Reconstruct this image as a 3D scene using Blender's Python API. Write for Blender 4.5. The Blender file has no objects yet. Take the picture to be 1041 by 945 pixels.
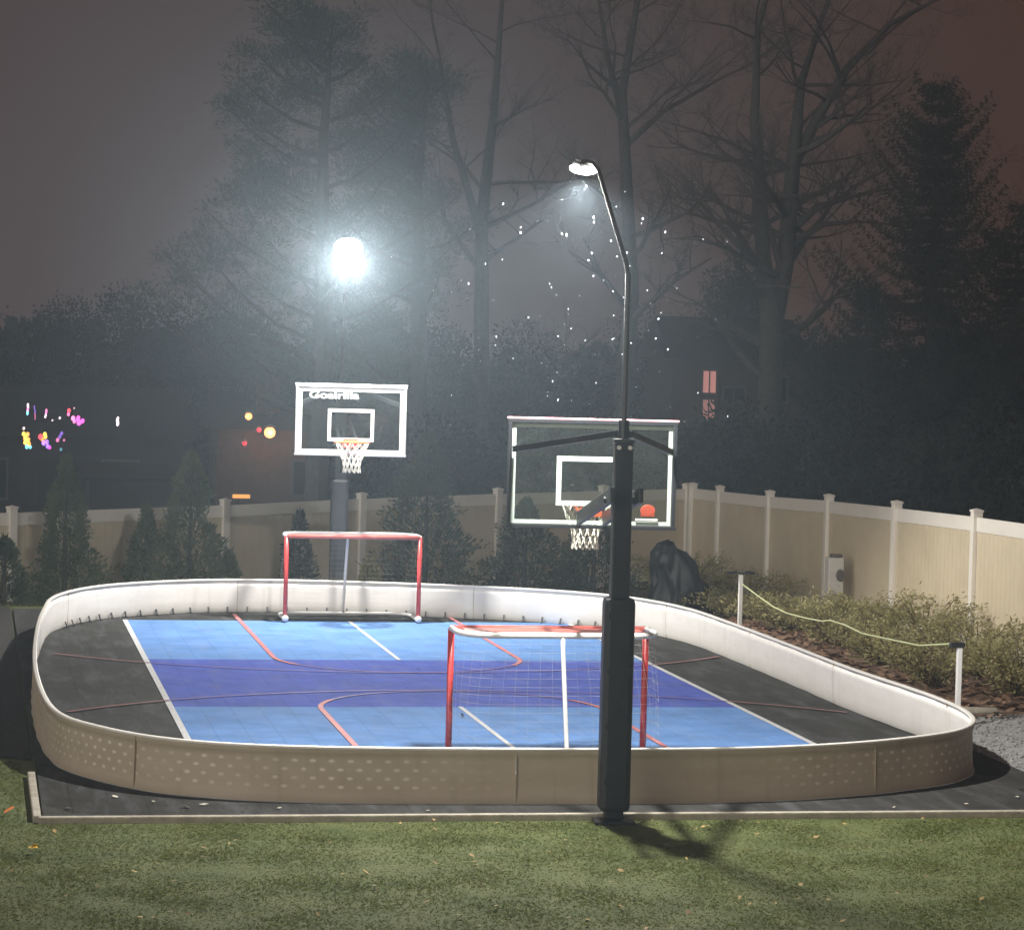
import bpy, bmesh, math, random
from mathutils import Vector, Matrix, noise
PI = math.pi
R = math.radians
sc = bpy.context.scene
C = sc.collection
rnd = random.Random(7)

# ---------------------------------------------------------------- helpers
def sstep(a, b, x):
    t = min(1, max(0, (x - a) / (b - a)))
    return t * t * (3 - 2 * t)

def ground_z(x, y):
    w = sstep(0.5, 7.0, x)
    left = -0.58 * sstep(8.6, 12.5, y)
    right = -0.42 * sstep(4.0, 17.0, y)
    z = left * (1 - w) + right * w
    z -= 0.5 * sstep(22, 40, y)
    return z - 0.03

class MB:
    """collects shapes for ONE mesh object"""
    def __init__(s): s.v = []; s.f = []; s.uv = None; s.sm = False
    def quad(s, a, b, c, d):
        n = len(s.v); s.v += [tuple(a), tuple(b), tuple(c), tuple(d)]; s.f.append((n, n+1, n+2, n+3)); return s
    def tri(s, a, b, c):
        n = len(s.v); s.v += [tuple(a), tuple(b), tuple(c)]; s.f.append((n, n+1, n+2)); return s
    def box(s, c, d, rot=None, bev=0.0):
        bm = bmesh.new(); bmesh.ops.create_cube(bm, size=1)
        for v in bm.verts: v.co = Vector((v.co.x*d[0], v.co.y*d[1], v.co.z*d[2]))
        if bev: bmesh.ops.bevel(bm, geom=list(bm.edges), offset=bev, segments=2, affect='EDGES', profile=.6)
        M = (rot.to_4x4() if rot is not None else Matrix())
        n = len(s.v)
        bm.verts.ensure_lookup_table()
        for v in bm.verts: s.v.append(tuple(M @ v.co + Vector(c)))
        for f in bm.faces: s.f.append(tuple(n + v.index for v in f.verts))
        bm.free(); return s
    def bar(s, a, b, w, h, bev=0.0):
        a = Vector(a); b = Vector(b); d = b - a
        q = d.to_track_quat('Y', 'Z').to_matrix()
        return s.box((a + b)/2, (w, d.length, h), q, bev)
    def tube(s, pts, rad, n=8, closed=False, cap=True):
        pts = [Vector(p) for p in pts]; m = len(pts)
        rr = rad if isinstance(rad, (list, tuple)) else [rad]*m
        base = len(s.v); prev = None
        for i, p in enumerate(pts):
            if closed: t = pts[(i+1) % m] - pts[i-1]
            else: t = pts[min(i+1, m-1)] - pts[max(i-1, 0)]
            t = t.normalized() if t.length > 1e-9 else Vector((0, 0, 1))
            if prev is None:
                u = t.orthogonal().normalized()
            else:
                u = (prev - t * prev.dot(t))
                u = u.normalized() if u.length > 1e-6 else t.orthogonal().normalized()
            prev = u; w = t.cross(u)
            for k in range(n):
                a = 2*PI*k/n
                s.v.append(tuple(p + (u*math.cos(a) + w*math.sin(a))*rr[i]))
        for i in range(m if closed else m-1):
            j = (i+1) % m
            for k in range(n):
                l = (k+1) % n
                s.f.append((base+i*n+k, base+i*n+l, base+j*n+l, base+j*n+k))
        if cap and not closed:
            s.f.append(tuple(base+k for k in range(n))[::-1]); s.f.append(tuple(base+(m-1)*n+k for k in range(n)))
        return s
    def ball(s, c, r, sub=1, sc3=(1,1,1)):
        bm = bmesh.new(); bmesh.ops.create_icosphere(bm, subdivisions=sub, radius=r)
        n = len(s.v); bm.verts.ensure_lookup_table()
        for v in bm.verts: s.v.append((c[0]+v.co.x*sc3[0], c[1]+v.co.y*sc3[1], c[2]+v.co.z*sc3[2]))
        for f in bm.faces: s.f.append(tuple(n+v.index for v in f.verts))
        bm.free(); return s
    def lathe(s, prof, n=24, c=(0,0,0)):
        b = len(s.v)
        for r, z in prof:
            for k in range(n):
                a = 2*PI*k/n; s.v.append((c[0]+r*math.cos(a), c[1]+r*math.sin(a), c[2]+z))
        for i in range(len(prof)-1):
            for k in range(n):
                l = (k+1) % n
                s.f.append((b+i*n+k, b+i*n+l, b+(i+1)*n+l, b+(i+1)*n+k))
        return s
    def build(s, name, mat, parent=None, smooth=False, uv=None, loc=None):
        me = bpy.data.meshes.new(name); me.from_pydata(s.v, [], s.f)
        if smooth:
            for p in me.polygons: p.use_smooth = True
        if uv:
            l = me.uv_layers.new(name='UVMap')
            for lp in me.loops: l.data[lp.index].uv = uv[lp.vertex_index]
        me.materials.append(mat); me.validate(); me.update()
        o = bpy.data.objects.new(name, me); C.objects.link(o)
        if parent: o.parent = parent
        if loc: o.location = loc
        return o

def tag(o, label=None, cat=None, group=None, kind=None):
    if label: o['label'] = label
    if cat: o['category'] = cat
    if group: o['group'] = group
    if kind: o['kind'] = kind
    return o

def thing(name, label, cat, loc=(0,0,0), rz=0, group=None):
    o = bpy.data.objects.new(name, None); C.objects.link(o)
    o.location = loc; o.rotation_euler = (0,0,rz); o.empty_display_size = .2
    return tag(o, label, cat, group)

def copy_tree(o, parent=None):
    c = o.copy(); C.objects.link(c)
    if parent: c.parent = parent
    for ch in list(o.children): copy_tree(ch, c)
    return c

def struct(name, mb, mat, **k): return tag(mb.build(name, mat, **k), kind='structure')

# ---------------------------------------------------------------- materials
def mat(name, col, rough=.6, var=.0, vscale=6., col2=None, bump=0., bscale=40., metal=0., spec=.5, trans=0., tcol=None):
    m = bpy.data.materials.new(name); m.use_nodes = True
    nt = m.node_tree; N = nt.nodes; L = nt.links
    b = N['Principled BSDF']; b.inputs['Roughness'].default_value = rough; b.inputs['Metallic'].default_value = metal
    b.inputs['Specular IOR Level'].default_value = spec
    tc = N.new('ShaderNodeTexCoord')
    c1 = (*col, 1)
    if col2 is None: col2 = tuple(min(1, x*(1+var)) for x in col); c1 = (*[x*(1-var) for x in col], 1)
    nz = N.new('ShaderNodeTexNoise'); nz.inputs['Scale'].default_value = vscale; nz.inputs['Detail'].default_value = 6; nz.inputs['Roughness'].default_value = .65
    L.new(tc.outputs['Object'], nz.inputs['Vector'])
    rp = N.new('ShaderNodeValToRGB'); rp.color_ramp.elements[0].position = .33; rp.color_ramp.elements[1].position = .67
    rp.color_ramp.elements[0].color = c1; rp.color_ramp.elements[1].color = (*col2, 1)
    L.new(nz.outputs['Fac'], rp.inputs['Fac']); L.new(rp.outputs['Color'], b.inputs['Base Color'])
    if bump:
        n2 = N.new('ShaderNodeTexNoise'); n2.inputs['Scale'].default_value = bscale; n2.inputs['Detail'].default_value = 4
        L.new(tc.outputs['Object'], n2.inputs['Vector'])
        bp = N.new('ShaderNodeBump'); bp.inputs['Strength'].default_value = bump; bp.inputs['Distance'].default_value = .02
        L.new(n2.outputs['Fac'], bp.inputs['Height']); L.new(bp.outputs['Normal'], b.inputs['Normal'])
    if trans:
        out = N['Material Output']; tr = N.new('ShaderNodeBsdfTranslucent')
        tr.inputs['Color'].default_value = (*(tcol or col), 1)
        mx = N.new('ShaderNodeMixShader'); mx.inputs['Fac'].default_value = trans
        L.new(b.outputs[0], mx.inputs[1]); L.new(tr.outputs[0], mx.inputs[2]); L.new(mx.outputs[0], out.inputs['Surface'])
    m['n'] = 0
    return m

def emis(name, col, s):
    m = bpy.data.materials.new(name); m.use_nodes = True
    N = m.node_tree.nodes; b = N['Principled BSDF']
    b.inputs['Base Color'].default_value = (*col, 1)
    b.inputs['Emission Color'].default_value = (*col, 1); b.inputs['Emission Strength'].default_value = s
    return m

def tile_mat(name, col, rough=.42, dark=.55):
    """snap-together sport tiles: 30 cm tiles, fine open grid, slight wear"""
    m = mat(name, col, rough, var=.16, vscale=1.7, spec=.04)
    nt = m.node_tree; N = nt.nodes; L = nt.links; b = N['Principled BSDF']
    tc = N.new('ShaderNodeTexCoord')
    def grid(scale, mort):
        br = N.new('ShaderNodeTexBrick'); br.offset = 0; br.inputs['Scale'].default_value = scale
        br.inputs['Brick Width'].default_value = 1; br.inputs['Row Height'].default_value = 1
        br.inputs['Mortar Size'].default_value = mort; br.inputs['Mortar Smooth'].default_value = .3
        br.inputs['Color1'].default_value = (1,1,1,1); br.inputs['Color2'].default_value = (.93,.93,.93,1)
        br.inputs['Mortar'].default_value = (dark,dark,dark,1)
        L.new(tc.outputs['Object'], br.inputs['Vector']); return br
    g1 = grid(1/.305, .02); g2 = grid(1/.0254, .10)
    old = b.inputs['Base Color'].links[0].from_socket
    m1 = N.new('ShaderNodeMix'); m1.data_type = 'RGBA'; m1.blend_type = 'MULTIPLY'; m1.inputs[0].default_value = .8
    L.new(old, m1.inputs[6]); L.new(g1.outputs['Color'], m1.inputs[7])
    m2 = N.new('ShaderNodeMix'); m2.data_type = 'RGBA'; m2.blend_type = 'MULTIPLY'; m2.inputs[0].default_value = .5
    L.new(m1.outputs[2], m2.inputs[6]); L.new(g2.outputs['Color'], m2.inputs[7])
    # dust and scuffs dragged along the court
    sn = N.new('ShaderNodeTexNoise'); sn.inputs['Scale'].default_value = 1.0; sn.inputs['Detail'].default_value = 8; sn.inputs['Roughness'].default_value = .7
    smp = N.new('ShaderNodeMapping'); smp.inputs['Scale'].default_value = (5, .9, 1); smp.inputs['Rotation'].default_value = (0, 0, .5)
    L.new(tc.outputs['Object'], smp.inputs[0]); L.new(smp.outputs[0], sn.inputs['Vector'])
    smr = N.new('ShaderNodeMapRange'); smr.inputs[1].default_value = .48; smr.inputs[2].default_value = .8; smr.inputs[4].default_value = .28
    L.new(sn.outputs['Fac'], smr.inputs[0])
    m3 = N.new('ShaderNodeMix'); m3.data_type = 'RGBA'; m3.inputs[7].default_value = (.26,.27,.30,1)
    L.new(smr.outputs[0], m3.inputs[0]); L.new(m2.outputs[2], m3.inputs[6])
    L.new(m3.outputs[2], b.inputs['Base Color'])
    # damp patches: roughness varies
    nz = N.new('ShaderNodeTexNoise'); nz.inputs['Scale'].default_value = .9; nz.inputs['Detail'].default_value = 5
    L.new(tc.outputs['Object'], nz.inputs['Vector'])
    mr = N.new('ShaderNodeMapRange'); mr.inputs[1].default_value = .35; mr.inputs[2].default_value = .65
    mr.inputs[3].default_value = rough*.95; mr.inputs[4].default_value = rough*1.05
    L.new(nz.outputs['Fac'], mr.inputs[0]); L.new(mr.outputs[0], b.inputs['Roughness'])
    return m

M = {}
M['lawn'] = mat('lawn_soil', (.058,.082,.020), .95, col2=(.105,.118,.036), vscale=2.2, bump=.5, bscale=30)
M['grass'] = mat('grass_blade', (.094,.120,.026), .8, col2=(.205,.205,.062), vscale=1.6, trans=.6)
M['tile_dark'] = tile_mat('dark_tile', (.048,.047,.044), .85)
M['tile_blue'] = tile_mat('light_blue_tile', (.130,.262,.55), .85, .7)
M['tile_purple'] = tile_mat('purple_tile', (.078,.112,.42), .85, .7)
M['line_white'] = mat('white_line_paint', (.52,.53,.54), .5, var=.12, spec=.04, vscale=9)
M['line_red'] = mat('red_line_paint', (.47,.18,.19), .6, var=.15, spec=.04, vscale=9)
M['line_faint'] = mat('worn_red_line_paint', (.19,.12,.28), .5, var=.15, spec=.04, vscale=9)
M['line_dark'] = mat('worn_pink_line_paint', (.25,.12,.12), .5, var=.2, spec=.04, vscale=9)
M['kerb'] = mat('kerb_timber', (.36,.33,.27), .85, var=.22, vscale=7, bump=.4)
M['gravel'] = mat('gravel_bed', (.20,.20,.20), .95, col2=(.36,.36,.35), vscale=14, bump=.8, bscale=30)
M['mulch'] = mat('bark_mulch', (.075,.045,.03), .95, col2=(.21,.12,.075), vscale=11, bump=.9, bscale=24)
M['far_ground'] = M['lawn']
M['cap'] = mat('board_cap', (.72,.70,.66), .4, var=.04, vscale=3)
M['pole_black'] = mat('black_powder_coat', (.018,.020,.024), .42, var=.15, vscale=20)
M['pad_black'] = mat('black_vinyl_pad', (.016,.018,.023), .5, var=.2, vscale=8, bump=.25, bscale=12)
M['alu'] = mat('dark_alu', (.05,.052,.056), .4, var=.1, vscale=20)
M['galv'] = mat('dull_galvanised', (.13,.13,.13), .5, var=.15, vscale=20, metal=.3)
M['frame_grey'] = mat('grey_frame', (.46,.46,.47), .45, var=.05, vscale=20)
M['lit_frame_top'] = mat('painted_lit_edge', (.80,.38,.44), .5, var=.06, vscale=12)  # lamplight on the backboard's top edge, put into the colour
M['white'] = mat('white_enamel', (.78,.78,.77), .4, var=.05, vscale=9)
M['dirty_white'] = mat('weathered_white', (.68,.67,.64), .5, var=.12, vscale=5)
M['batten'] = mat('tan_batten', (.42,.35,.25), .5, var=.12, vscale=5)
M['red'] = mat('red_enamel', (.58,.05,.05), .35, var=.12, vscale=9)
M['red_lit'] = mat('lamplit_red', (.66,.16,.14), .5, var=.12, vscale=9)  # paler than the posts' red: lamplight on the goal top painted in
M['orange'] = mat('orange_rim', (.85,.13,.05), .4, var=.08, vscale=12)
M['orange_mark'] = mat('orange_print', (.30,.05,.025), .5, var=.05)
M['net'] = mat('net_cord', (.82,.78,.68), .8, var=.1, vscale=30)
M['goalnet'] = mat('goal_net_cord', (.42,.42,.42), .8, var=.1, vscale=30)
M['fence_tan'] = mat('tan_vinyl', (.55,.475,.335), .5, var=.08, vscale=1.5)
M['fence_rail'] = mat('almond_vinyl_rail', (.70,.665,.60), .5, var=.05, vscale=2)
M['rope'] = mat('yellow_green_rope', (.46,.50,.27), .7, var=.15, vscale=30)
M['box_grey'] = mat('utility_box_paint', (.50,.49,.46), .5, var=.06)
M['box_dark'] = mat('meter_face', (.10,.09,.085), .4, var=.1)
M['tarp'] = mat('black_tarp', (.010,.011,.015), .55, var=.4, vscale=7, bump=.35, bscale=9)
M['bark'] = mat('dark_bark', (.05,.042,.038), .9, var=.35, vscale=9, bump=.6, bscale=18)
M['twig'] = mat('bare_twig', (.055,.046,.042), .9, var=.25, vscale=9)
M['conifer'] = mat('spruce_needles', (.010,.015,.011), .8, col2=(.022,.030,.020), vscale=1.2)
M['pine'] = mat('pine_needles', (.030,.050,.036), .8, col2=(.055,.085,.055), vscale=1.0)
M['arbor'] = mat('arborvitae_leaf', (.045,.068,.032), .7, col2=(.14,.17,.085), vscale=3.5, trans=.15)
M['arbor_dark'] = mat('dark_shrub_leaf', (.026,.040,.022), .7, col2=(.072,.092,.05), vscale=3.0, trans=.1)
M['dense'] = mat('dark_tree_leaf', (.010,.014,.012), .85, col2=(.022,.028,.022), vscale=.8)
M['hedge'] = mat('juniper_leaf', (.20,.19,.075), .8, col2=(.40,.36,.17), vscale=2.6, trans=.2)
M['hedge_dark'] = mat('shrub_stem', (.11,.075,.045), .9, var=.3, vscale=10)
M['leaf_brown'] = mat('fallen_leaf', (.20,.11,.045), .8, col2=(.46,.33,.12), vscale=5)
M['leaf_pale'] = mat('pale_litter', (.45,.42,.36), .8, var=.3, vscale=5)
M['leaf_yellow'] = mat('yellow_leaf', (.75,.50,.08), .7, var=.1)
M['leaf_orange'] = mat('orange_leaf', (.75,.22,.06), .7, var=.1)
M['water_drop'] = mat('rain_drop', (.75,.80,.90), .15, var=.02, trans=.3)
M['wall_dark'] = mat('dark_siding', (.016,.014,.015), .8, var=.12, vscale=3)
M['wall_brick'] = mat('brick_wall', (.075,.038,.028), .85, var=.25, vscale=7, bump=.4)
M['wall_stucco'] = mat('mauve_siding', (.05,.03,.03), .8, var=.1, vscale=3)
M['roof'] = mat('asphalt_shingle', (.010,.009,.010), .9, var=.25, vscale=8, bump=.4)
M['trim'] = mat('house_trim', (.06,.05,.05), .6, var=.05)
M['pane'] = mat('window_pane', (.02,.022,.026), .08, var=.1)
M['lit_pink'] = emis('lit_pink_window', (1,.42,.38), .13)
M['lit_pink_dim'] = emis('dim_pink_window', (1,.50,.46), .045)
M['lens'] = emis('led_lens', (1,.97,.88), 22)
M['lens_far'] = emis('led_flood_lens', (1,.96,.86), 30)
M['porch'] = emis('porch_bulb', (1,.44,.13), 1.3)
M['porch2'] = emis('sconce_bulb', (1,.42,.14), .9)
M['redbulb'] = emis('red_bulb', (1,.02,.05), .9)
M['amber'] = emis('amber_strip', (1,.42,.10), .5)

def glass_mat():
    m = bpy.data.materials.new('tempered_glass'); m.use_nodes = True
    N = m.node_tree.nodes; L = m.node_tree.links; N.remove(N['Principled BSDF'])
    tr = N.new('ShaderNodeBsdfTransparent'); tr.inputs['Color'].default_value = (.90,.94,.92,1)
    gl = N.new('ShaderNodeBsdfGlossy'); gl.inputs['Roughness'].default_value = .05
    df = N.new('ShaderNodeBsdfDiffuse'); df.inputs['Color'].default_value = (.42,.47,.44,1)
    tl = N.new('ShaderNodeBsdfTranslucent'); tl.inputs['Color'].default_value = (.42,.47,.44,1)
    d2 = N.new('ShaderNodeMixShader'); d2.inputs[0].default_value = .5
    L.new(df.outputs[0], d2.inputs[1]); L.new(tl.outputs[0], d2.inputs[2])
    tc = N.new('ShaderNodeTexCoord'); nz = N.new('ShaderNodeTexNoise'); nz.inputs['Scale'].default_value = 5; nz.inputs['Detail'].default_value = 6
    L.new(tc.outputs['Object'], nz.inputs['Vector'])
    mr = N.new('ShaderNodeMapRange'); mr.inputs[3].default_value = .004; mr.inputs[4].default_value = .035
    L.new(nz.outputs['Fac'], mr.inputs[0])
    m1 = N.new('ShaderNodeMixShader'); L.new(mr.outputs[0], m1.inputs[0]); L.new(tr.outputs[0], m1.inputs[1]); L.new(d2.outputs[0], m1.inputs[2])
    m2 = N.new('ShaderNodeMixShader'); m2.inputs[0].default_value = .05; L.new(m1.outputs[0], m2.inputs[1]); L.new(gl.outputs[0], m2.inputs[2])
    L.new(m2.outputs[0], N['Material Output'].inputs['Surface'])
    return m
M['glass'] = glass_mat()

def board_mat(name, dots):
    """weathered poly sheet with grime along the foot; the tan outside has rows of pale oval dots"""
    m = bpy.data.materials.new(name); m.use_nodes = True
    N = m.node_tree.nodes; L = m.node_tree.links
    b = N['Principled BSDF']; b.inputs['Roughness'].default_value = .5; b.inputs['Specular IOR Level'].default_value = .3
    tc = N.new('ShaderNodeTexCoord')
    nz = N.new('ShaderNodeTexNoise'); nz.inputs['Scale'].default_value = 2.4; nz.inputs['Detail'].default_value = 7; nz.inputs['Roughness'].default_value = .7
    mp = N.new('ShaderNodeMapping'); mp.inputs['Scale'].default_value = (1, 1, 3); L.new(tc.outputs['Object'], mp.inputs[0]); L.new(mp.outputs[0], nz.inputs['Vector'])
    rp = N.new('ShaderNodeValToRGB'); rp.color_ramp.elements[0].position = .3; rp.color_ramp.elements[1].position = .7
    c0, c1 = ((.47,.40,.30,1), (.55,.48,.37,1)) if dots else ((.62,.60,.57,1), (.70,.685,.66,1))
    rp.color_ramp.elements[0].color = c0; rp.color_ramp.elements[1].color = c1
    L.new(nz.outputs['Fac'], rp.inputs['Fac'])
    sx = N.new('ShaderNodeSeparateXYZ'); L.new(tc.outputs['UV'], sx.inputs[0])
    mr = N.new('ShaderNodeMapRange'); mr.inputs[1].default_value = 0.0; mr.inputs[2].default_value = .07; mr.inputs[3].default_value = .8; mr.inputs[4].default_value = 0
    L.new(sx.outputs['Y'], mr.inputs[0])
    def val(op, a, bb):
        n = N.new('ShaderNodeMath'); n.operation = op
        for i, q in enumerate((a, bb)):
            if isinstance(q, (int, float)): n.inputs[i].default_value = q
            elif q is not None: L.new(q, n.inputs[i])
        return n.outputs[0]
    # long vertical run marks
    n2 = N.new('ShaderNodeTexNoise'); n2.inputs['Scale'].default_value = 1; n2.inputs['Detail'].default_value = 5
    m2 = N.new('ShaderNodeMapping'); m2.inputs['Scale'].default_value = (9, .8, 1); L.new(tc.outputs['UV'], m2.inputs[0]); L.new(m2.outputs[0], n2.inputs['Vector'])
    r2 = N.new('ShaderNodeMapRange'); r2.inputs[1].default_value = .55; r2.inputs[2].default_value = .8; r2.inputs[4].default_value = .35; L.new(n2.outputs['Fac'], r2.inputs[0])
    st = val('ADD', val('MULTIPLY', mr.outputs[0], nz.outputs['Fac']), r2.outputs[0])
    mx = N.new('ShaderNodeMix'); mx.data_type = 'RGBA'; mx.inputs[7].default_value = (.24,.20,.14,1) if dots else (.42,.40,.35,1)
    L.new(st, mx.inputs[0]); L.new(rp.outputs[0], mx.inputs[6])
    last = mx.outputs[2]
    if dots:
        row = val('DIVIDE', val('SUBTRACT', sx.outputs['Y'], .10), .072)
        ri = val('FLOOR', row, 0)
        par = val('MULTIPLY', val('MODULO', ri, 2), .5)
        n4 = N.new('ShaderNodeTexNoise'); n4.inputs['Scale'].default_value = 5; L.new(tc.outputs['UV'], n4.inputs['Vector'])
        u = val('ADD', val('ADD', val('DIVIDE', sx.outputs['X'], .155), par), val('MULTIPLY', n4.outputs['Fac'], .25))
        fu = val('MULTIPLY', val('SUBTRACT', val('FRACT', u, 0), .5), .155/.027)
        fv = val('MULTIPLY', val('SUBTRACT', val('FRACT', row, 0), .5), .072/.015)
        d = val('SQRT', val('ADD', val('MULTIPLY', fu, fu), val('MULTIPLY', fv, fv)), 0)
        k = N.new('ShaderNodeMapRange'); k.interpolation_type = 'SMOOTHSTEP'
        k.inputs[1].default_value = .4; k.inputs[2].default_value = 1.4; k.inputs[3].default_value = 1; k.inputs[4].default_value = 0
        L.new(d, k.inputs[0])
        so_ = N.new('ShaderNodeSeparateXYZ'); L.new(tc.outputs['Object'], so_.inputs[0])
        mk = N.new('ShaderNodeMapRange'); mk.interpolation_type = 'SMOOTHSTEP'; mk.inputs[1].default_value = .75; mk.inputs[2].default_value = 2.2
        L.new(val('ABSOLUTE', val('SUBTRACT', so_.outputs['X'], .35), 0), mk.inputs[0])
        inr = val('MULTIPLY', val('MULTIPLY', val('GREATER_THAN', ri, -.5), val('LESS_THAN', ri, 3.5)), mk.outputs[0])
        n3 = N.new('ShaderNodeTexNoise'); n3.inputs['Scale'].default_value = 1.8; L.new(tc.outputs['UV'], n3.inputs['Vector'])
        r3 = N.new('ShaderNodeMapRange'); r3.inputs[1].default_value = .3; r3.inputs[2].default_value = .65; L.new(n3.outputs['Fac'], r3.inputs[0])
        kk = val('MULTIPLY', val('MULTIPLY', k.outputs[0], inr), r3.outputs[0])
        mc = N.new('ShaderNodeMix'); mc.data_type = 'RGBA'; mc.inputs[7].default_value = (.82,.76,.66,1)
        L.new(kk, mc.inputs[0]); L.new(last, mc.inputs[6]); last = mc.outputs[2]
    L.new(last, b.inputs['Base Color'])
    return m
M['board'] = board_mat('white_board_face', False)
M['board_out'] = board_mat('tan_board_back', True)

# ---------------------------------------------------------------- ground, lawn, court
g = MB()
xs = [-110, -80, -50, -30, -20] + [-14 + i*1.0 for i in range(35)] + [26, 36, 50, 80, 110]
ys = [-60, -45, -36, -30, -26, -22, -18] + [-15 + i*1.0 for i in range(40)] + [28, 33, 38, 45, 60, 80, 110]
for y in ys:
    for x in xs: g.v.append((x, y, ground_z(x, y)))
nx = len(xs)
for j in range(len(ys)-1):
    for i in range(nx-1): g.f.append((j*nx+i, j*nx+i+1, (j+1)*nx+i+1, (j+1)*nx+i))
struct('ground', g, M['lawn'], smooth=True)

def sheet(name, x0, y0, x1, y1, z, m):
    return struct(name, MB().quad((x0,y0,z),(x1,y0,z),(x1,y1,z),(x0,y1,z)), m)

pad = MB(); pad.box((0.02, -0.3, -.35), (9.06, 17.0, .70))
struct('court_base', pad, M['tile_dark'])
XS, YK, YB = 3.048, 2.134, 6.706
sheet('service_zone_near', -XS, -YB, XS, -YK, .004, M['tile_blue'])
sheet('service_zone_far', -XS, YK, XS, YB, .004, M['tile_blue'])
sheet('kitchen_zone', -XS, -YK, XS, YK, .004, M['tile_purple'])

def path_strip(pts, w, z):
    mb = MB(); n = len(pts)
    for i, p in enumerate(pts):
        a = Vector(pts[max(i-1, 0)]); b = Vector(pts[min(i+1, n-1)])
        t = (b - a).normalized(); q = Vector((-t.y, t.x))*w/2
        mb.v += [(p[0]+q.x, p[1]+q.y, z), (p[0]-q.x, p[1]-q.y, z)]
    for i in range(n-1): mb.f.append((2*i, 2*i+1, 2*i+3, 2*i+2))
    return mb
def merge(mbs):
    o = MB()
    for m in mbs:
        n = len(o.v); o.v += m.v; o.f += [tuple(n+i for i in f) for f in m.f]
    return o
white = []
for s in (-1, 1):
    white.append(path_strip([(s*XS, -YB), (s*XS, YB)], .065, .0082))
    white.append(path_strip([(0, s*YK), (0, s*YB)], .05, .0082))
struct('court_line_white', merge(white), M['line_white'])
red = []; faint = []; dk = []
def arc(cx, cy, r, a0, a1, n=48): return [(cx + r*math.cos(a0+(a1-a0)*i/n), cy + r*math.sin(a0+(a1-a0)*i/n)) for i in range(n+1)]
for s in (-1, 1):
    for t in (-1, 1):
        red.append(path_strip([(t*1.5, s*7.55), (t*1.5, s*2.35)], .06, .0122))
    # top of the key
    half = arc(0, s*2.35, 1.5, 0, -s*PI, 48)
    for t in (0, 1):
        seg = half[:9] if t == 0 else half[-9:]
        red.append(path_strip(seg, .055, .0122))
    faint.append(path_strip(half[8:-8], .04, .0122))
    # long arc, 5.6 m round each hoop
    th = math.acos(XS/5.6)
    full = arc(0, s*6.4, 5.6, -s*(th), -s*(PI-th), 60)
    faint.append(path_strip(full, .04, .0162))
    te = math.acos(4.12/5.6)
    dk.append(path_strip(arc(0, s*6.4, 5.6, -s*te, -s*th, 14), .05, .0162))
    dk.append(path_strip(arc(0, s*6.4, 5.6, -s*(PI-th), -s*(PI-te), 14), .05, .0162))
struct('court_line_red', merge(red), M['line_red'])
struct('court_line_faint', merge(faint), M['line_faint'])
struct('court_line_pink', merge(dk), M['line_dark'])

# timber kerb round the pad
k = MB()
k.box((0.9, -8.85, -.045), (10.9, .075, .14), bev=.012)
k.box((-4.56, -7.68, -.045), (.065, 2.25, .14), bev=.012)
struct('kerb', k, M['kerb'])

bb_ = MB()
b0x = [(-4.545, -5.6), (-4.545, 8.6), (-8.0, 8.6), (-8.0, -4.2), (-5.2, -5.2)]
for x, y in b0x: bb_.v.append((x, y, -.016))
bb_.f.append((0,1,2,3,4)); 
struct('dark_ground_patch', bb_, mat('near_black_ground', (.012,.011,.010), .9, col2=(.028,.025,.021), vscale=9, bump=.8, bscale=25))  # flat near-black sheet over the ground left of the boards
# gravel and mulch beds on the right
gb = MB()
def bed(mb, poly_x0, poly_x1, y0, y1, dz, n=20):
    b0 = len(mb.v)
    for j in range(n+1):
        y = y0 + (y1-y0)*j/n
        for i in range(5):
            x0 = poly_x0(y) if callable(poly_x0) else poly_x0
            x = x0 + (poly_x1-x0)*i/4
            mb.v.append((x, y, ground_z(x, y)+dz))
    for j in range(n):
        for i in range(4):
            a = b0+j*5+i; mb.f.append((a, a+1, a+6, a+5))
bed(gb, 4.56, 6.4, -8.7, -2.6, .012)
struct('gravel_path', gb, M['gravel'])
mbd = MB(); bed(mbd, 4.58, 7.85, -2.6, 17.5, .016, 40)
struct('mulch_bed', mbd, M['mulch'])
st = MB()
for i in range(1500):
    x = rnd.uniform(4.6, 6.3); y = rnd.uniform(-8.0, -2.6); r = rnd.uniform(.008, .026)
    st.ball((x, y, ground_z(x,y)+.012+r*.3), r, 1, (1, rnd.uniform(.6,1), .6))
tag(st.build('gravel', M['gravel']), 'loose pale grey gravel beside the right end of the boards', 'gravel', kind='stuff')
ch = MB()
for i in range(2600):
    x = rnd.uniform(4.6, 7.8); y = rnd.uniform(-2.9, 12); a = rnd.uniform(0, PI); l = rnd.uniform(.03,.09); w = l*rnd.uniform(.25,.6)
    z = ground_z(x,y)+.03+rnd.uniform(0,.02)
    d = Vector((math.cos(a), math.sin(a), rnd.uniform(-.4,.4)))*l; e = Vector((-math.sin(a), math.cos(a), rnd.uniform(-.4,.4)))*w
    p = Vector((x,y,z)); ch.quad(p-d-e, p+d-e, p+d+e, p-d+e)
tag(ch.build('bark_chips', mat('bark_chip', (.11,.06,.035), .9, col2=(.30,.18,.11), vscale=9)), 'reddish brown bark chips and dead leaves under the hedge', 'mulch', kind='stuff')

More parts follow.
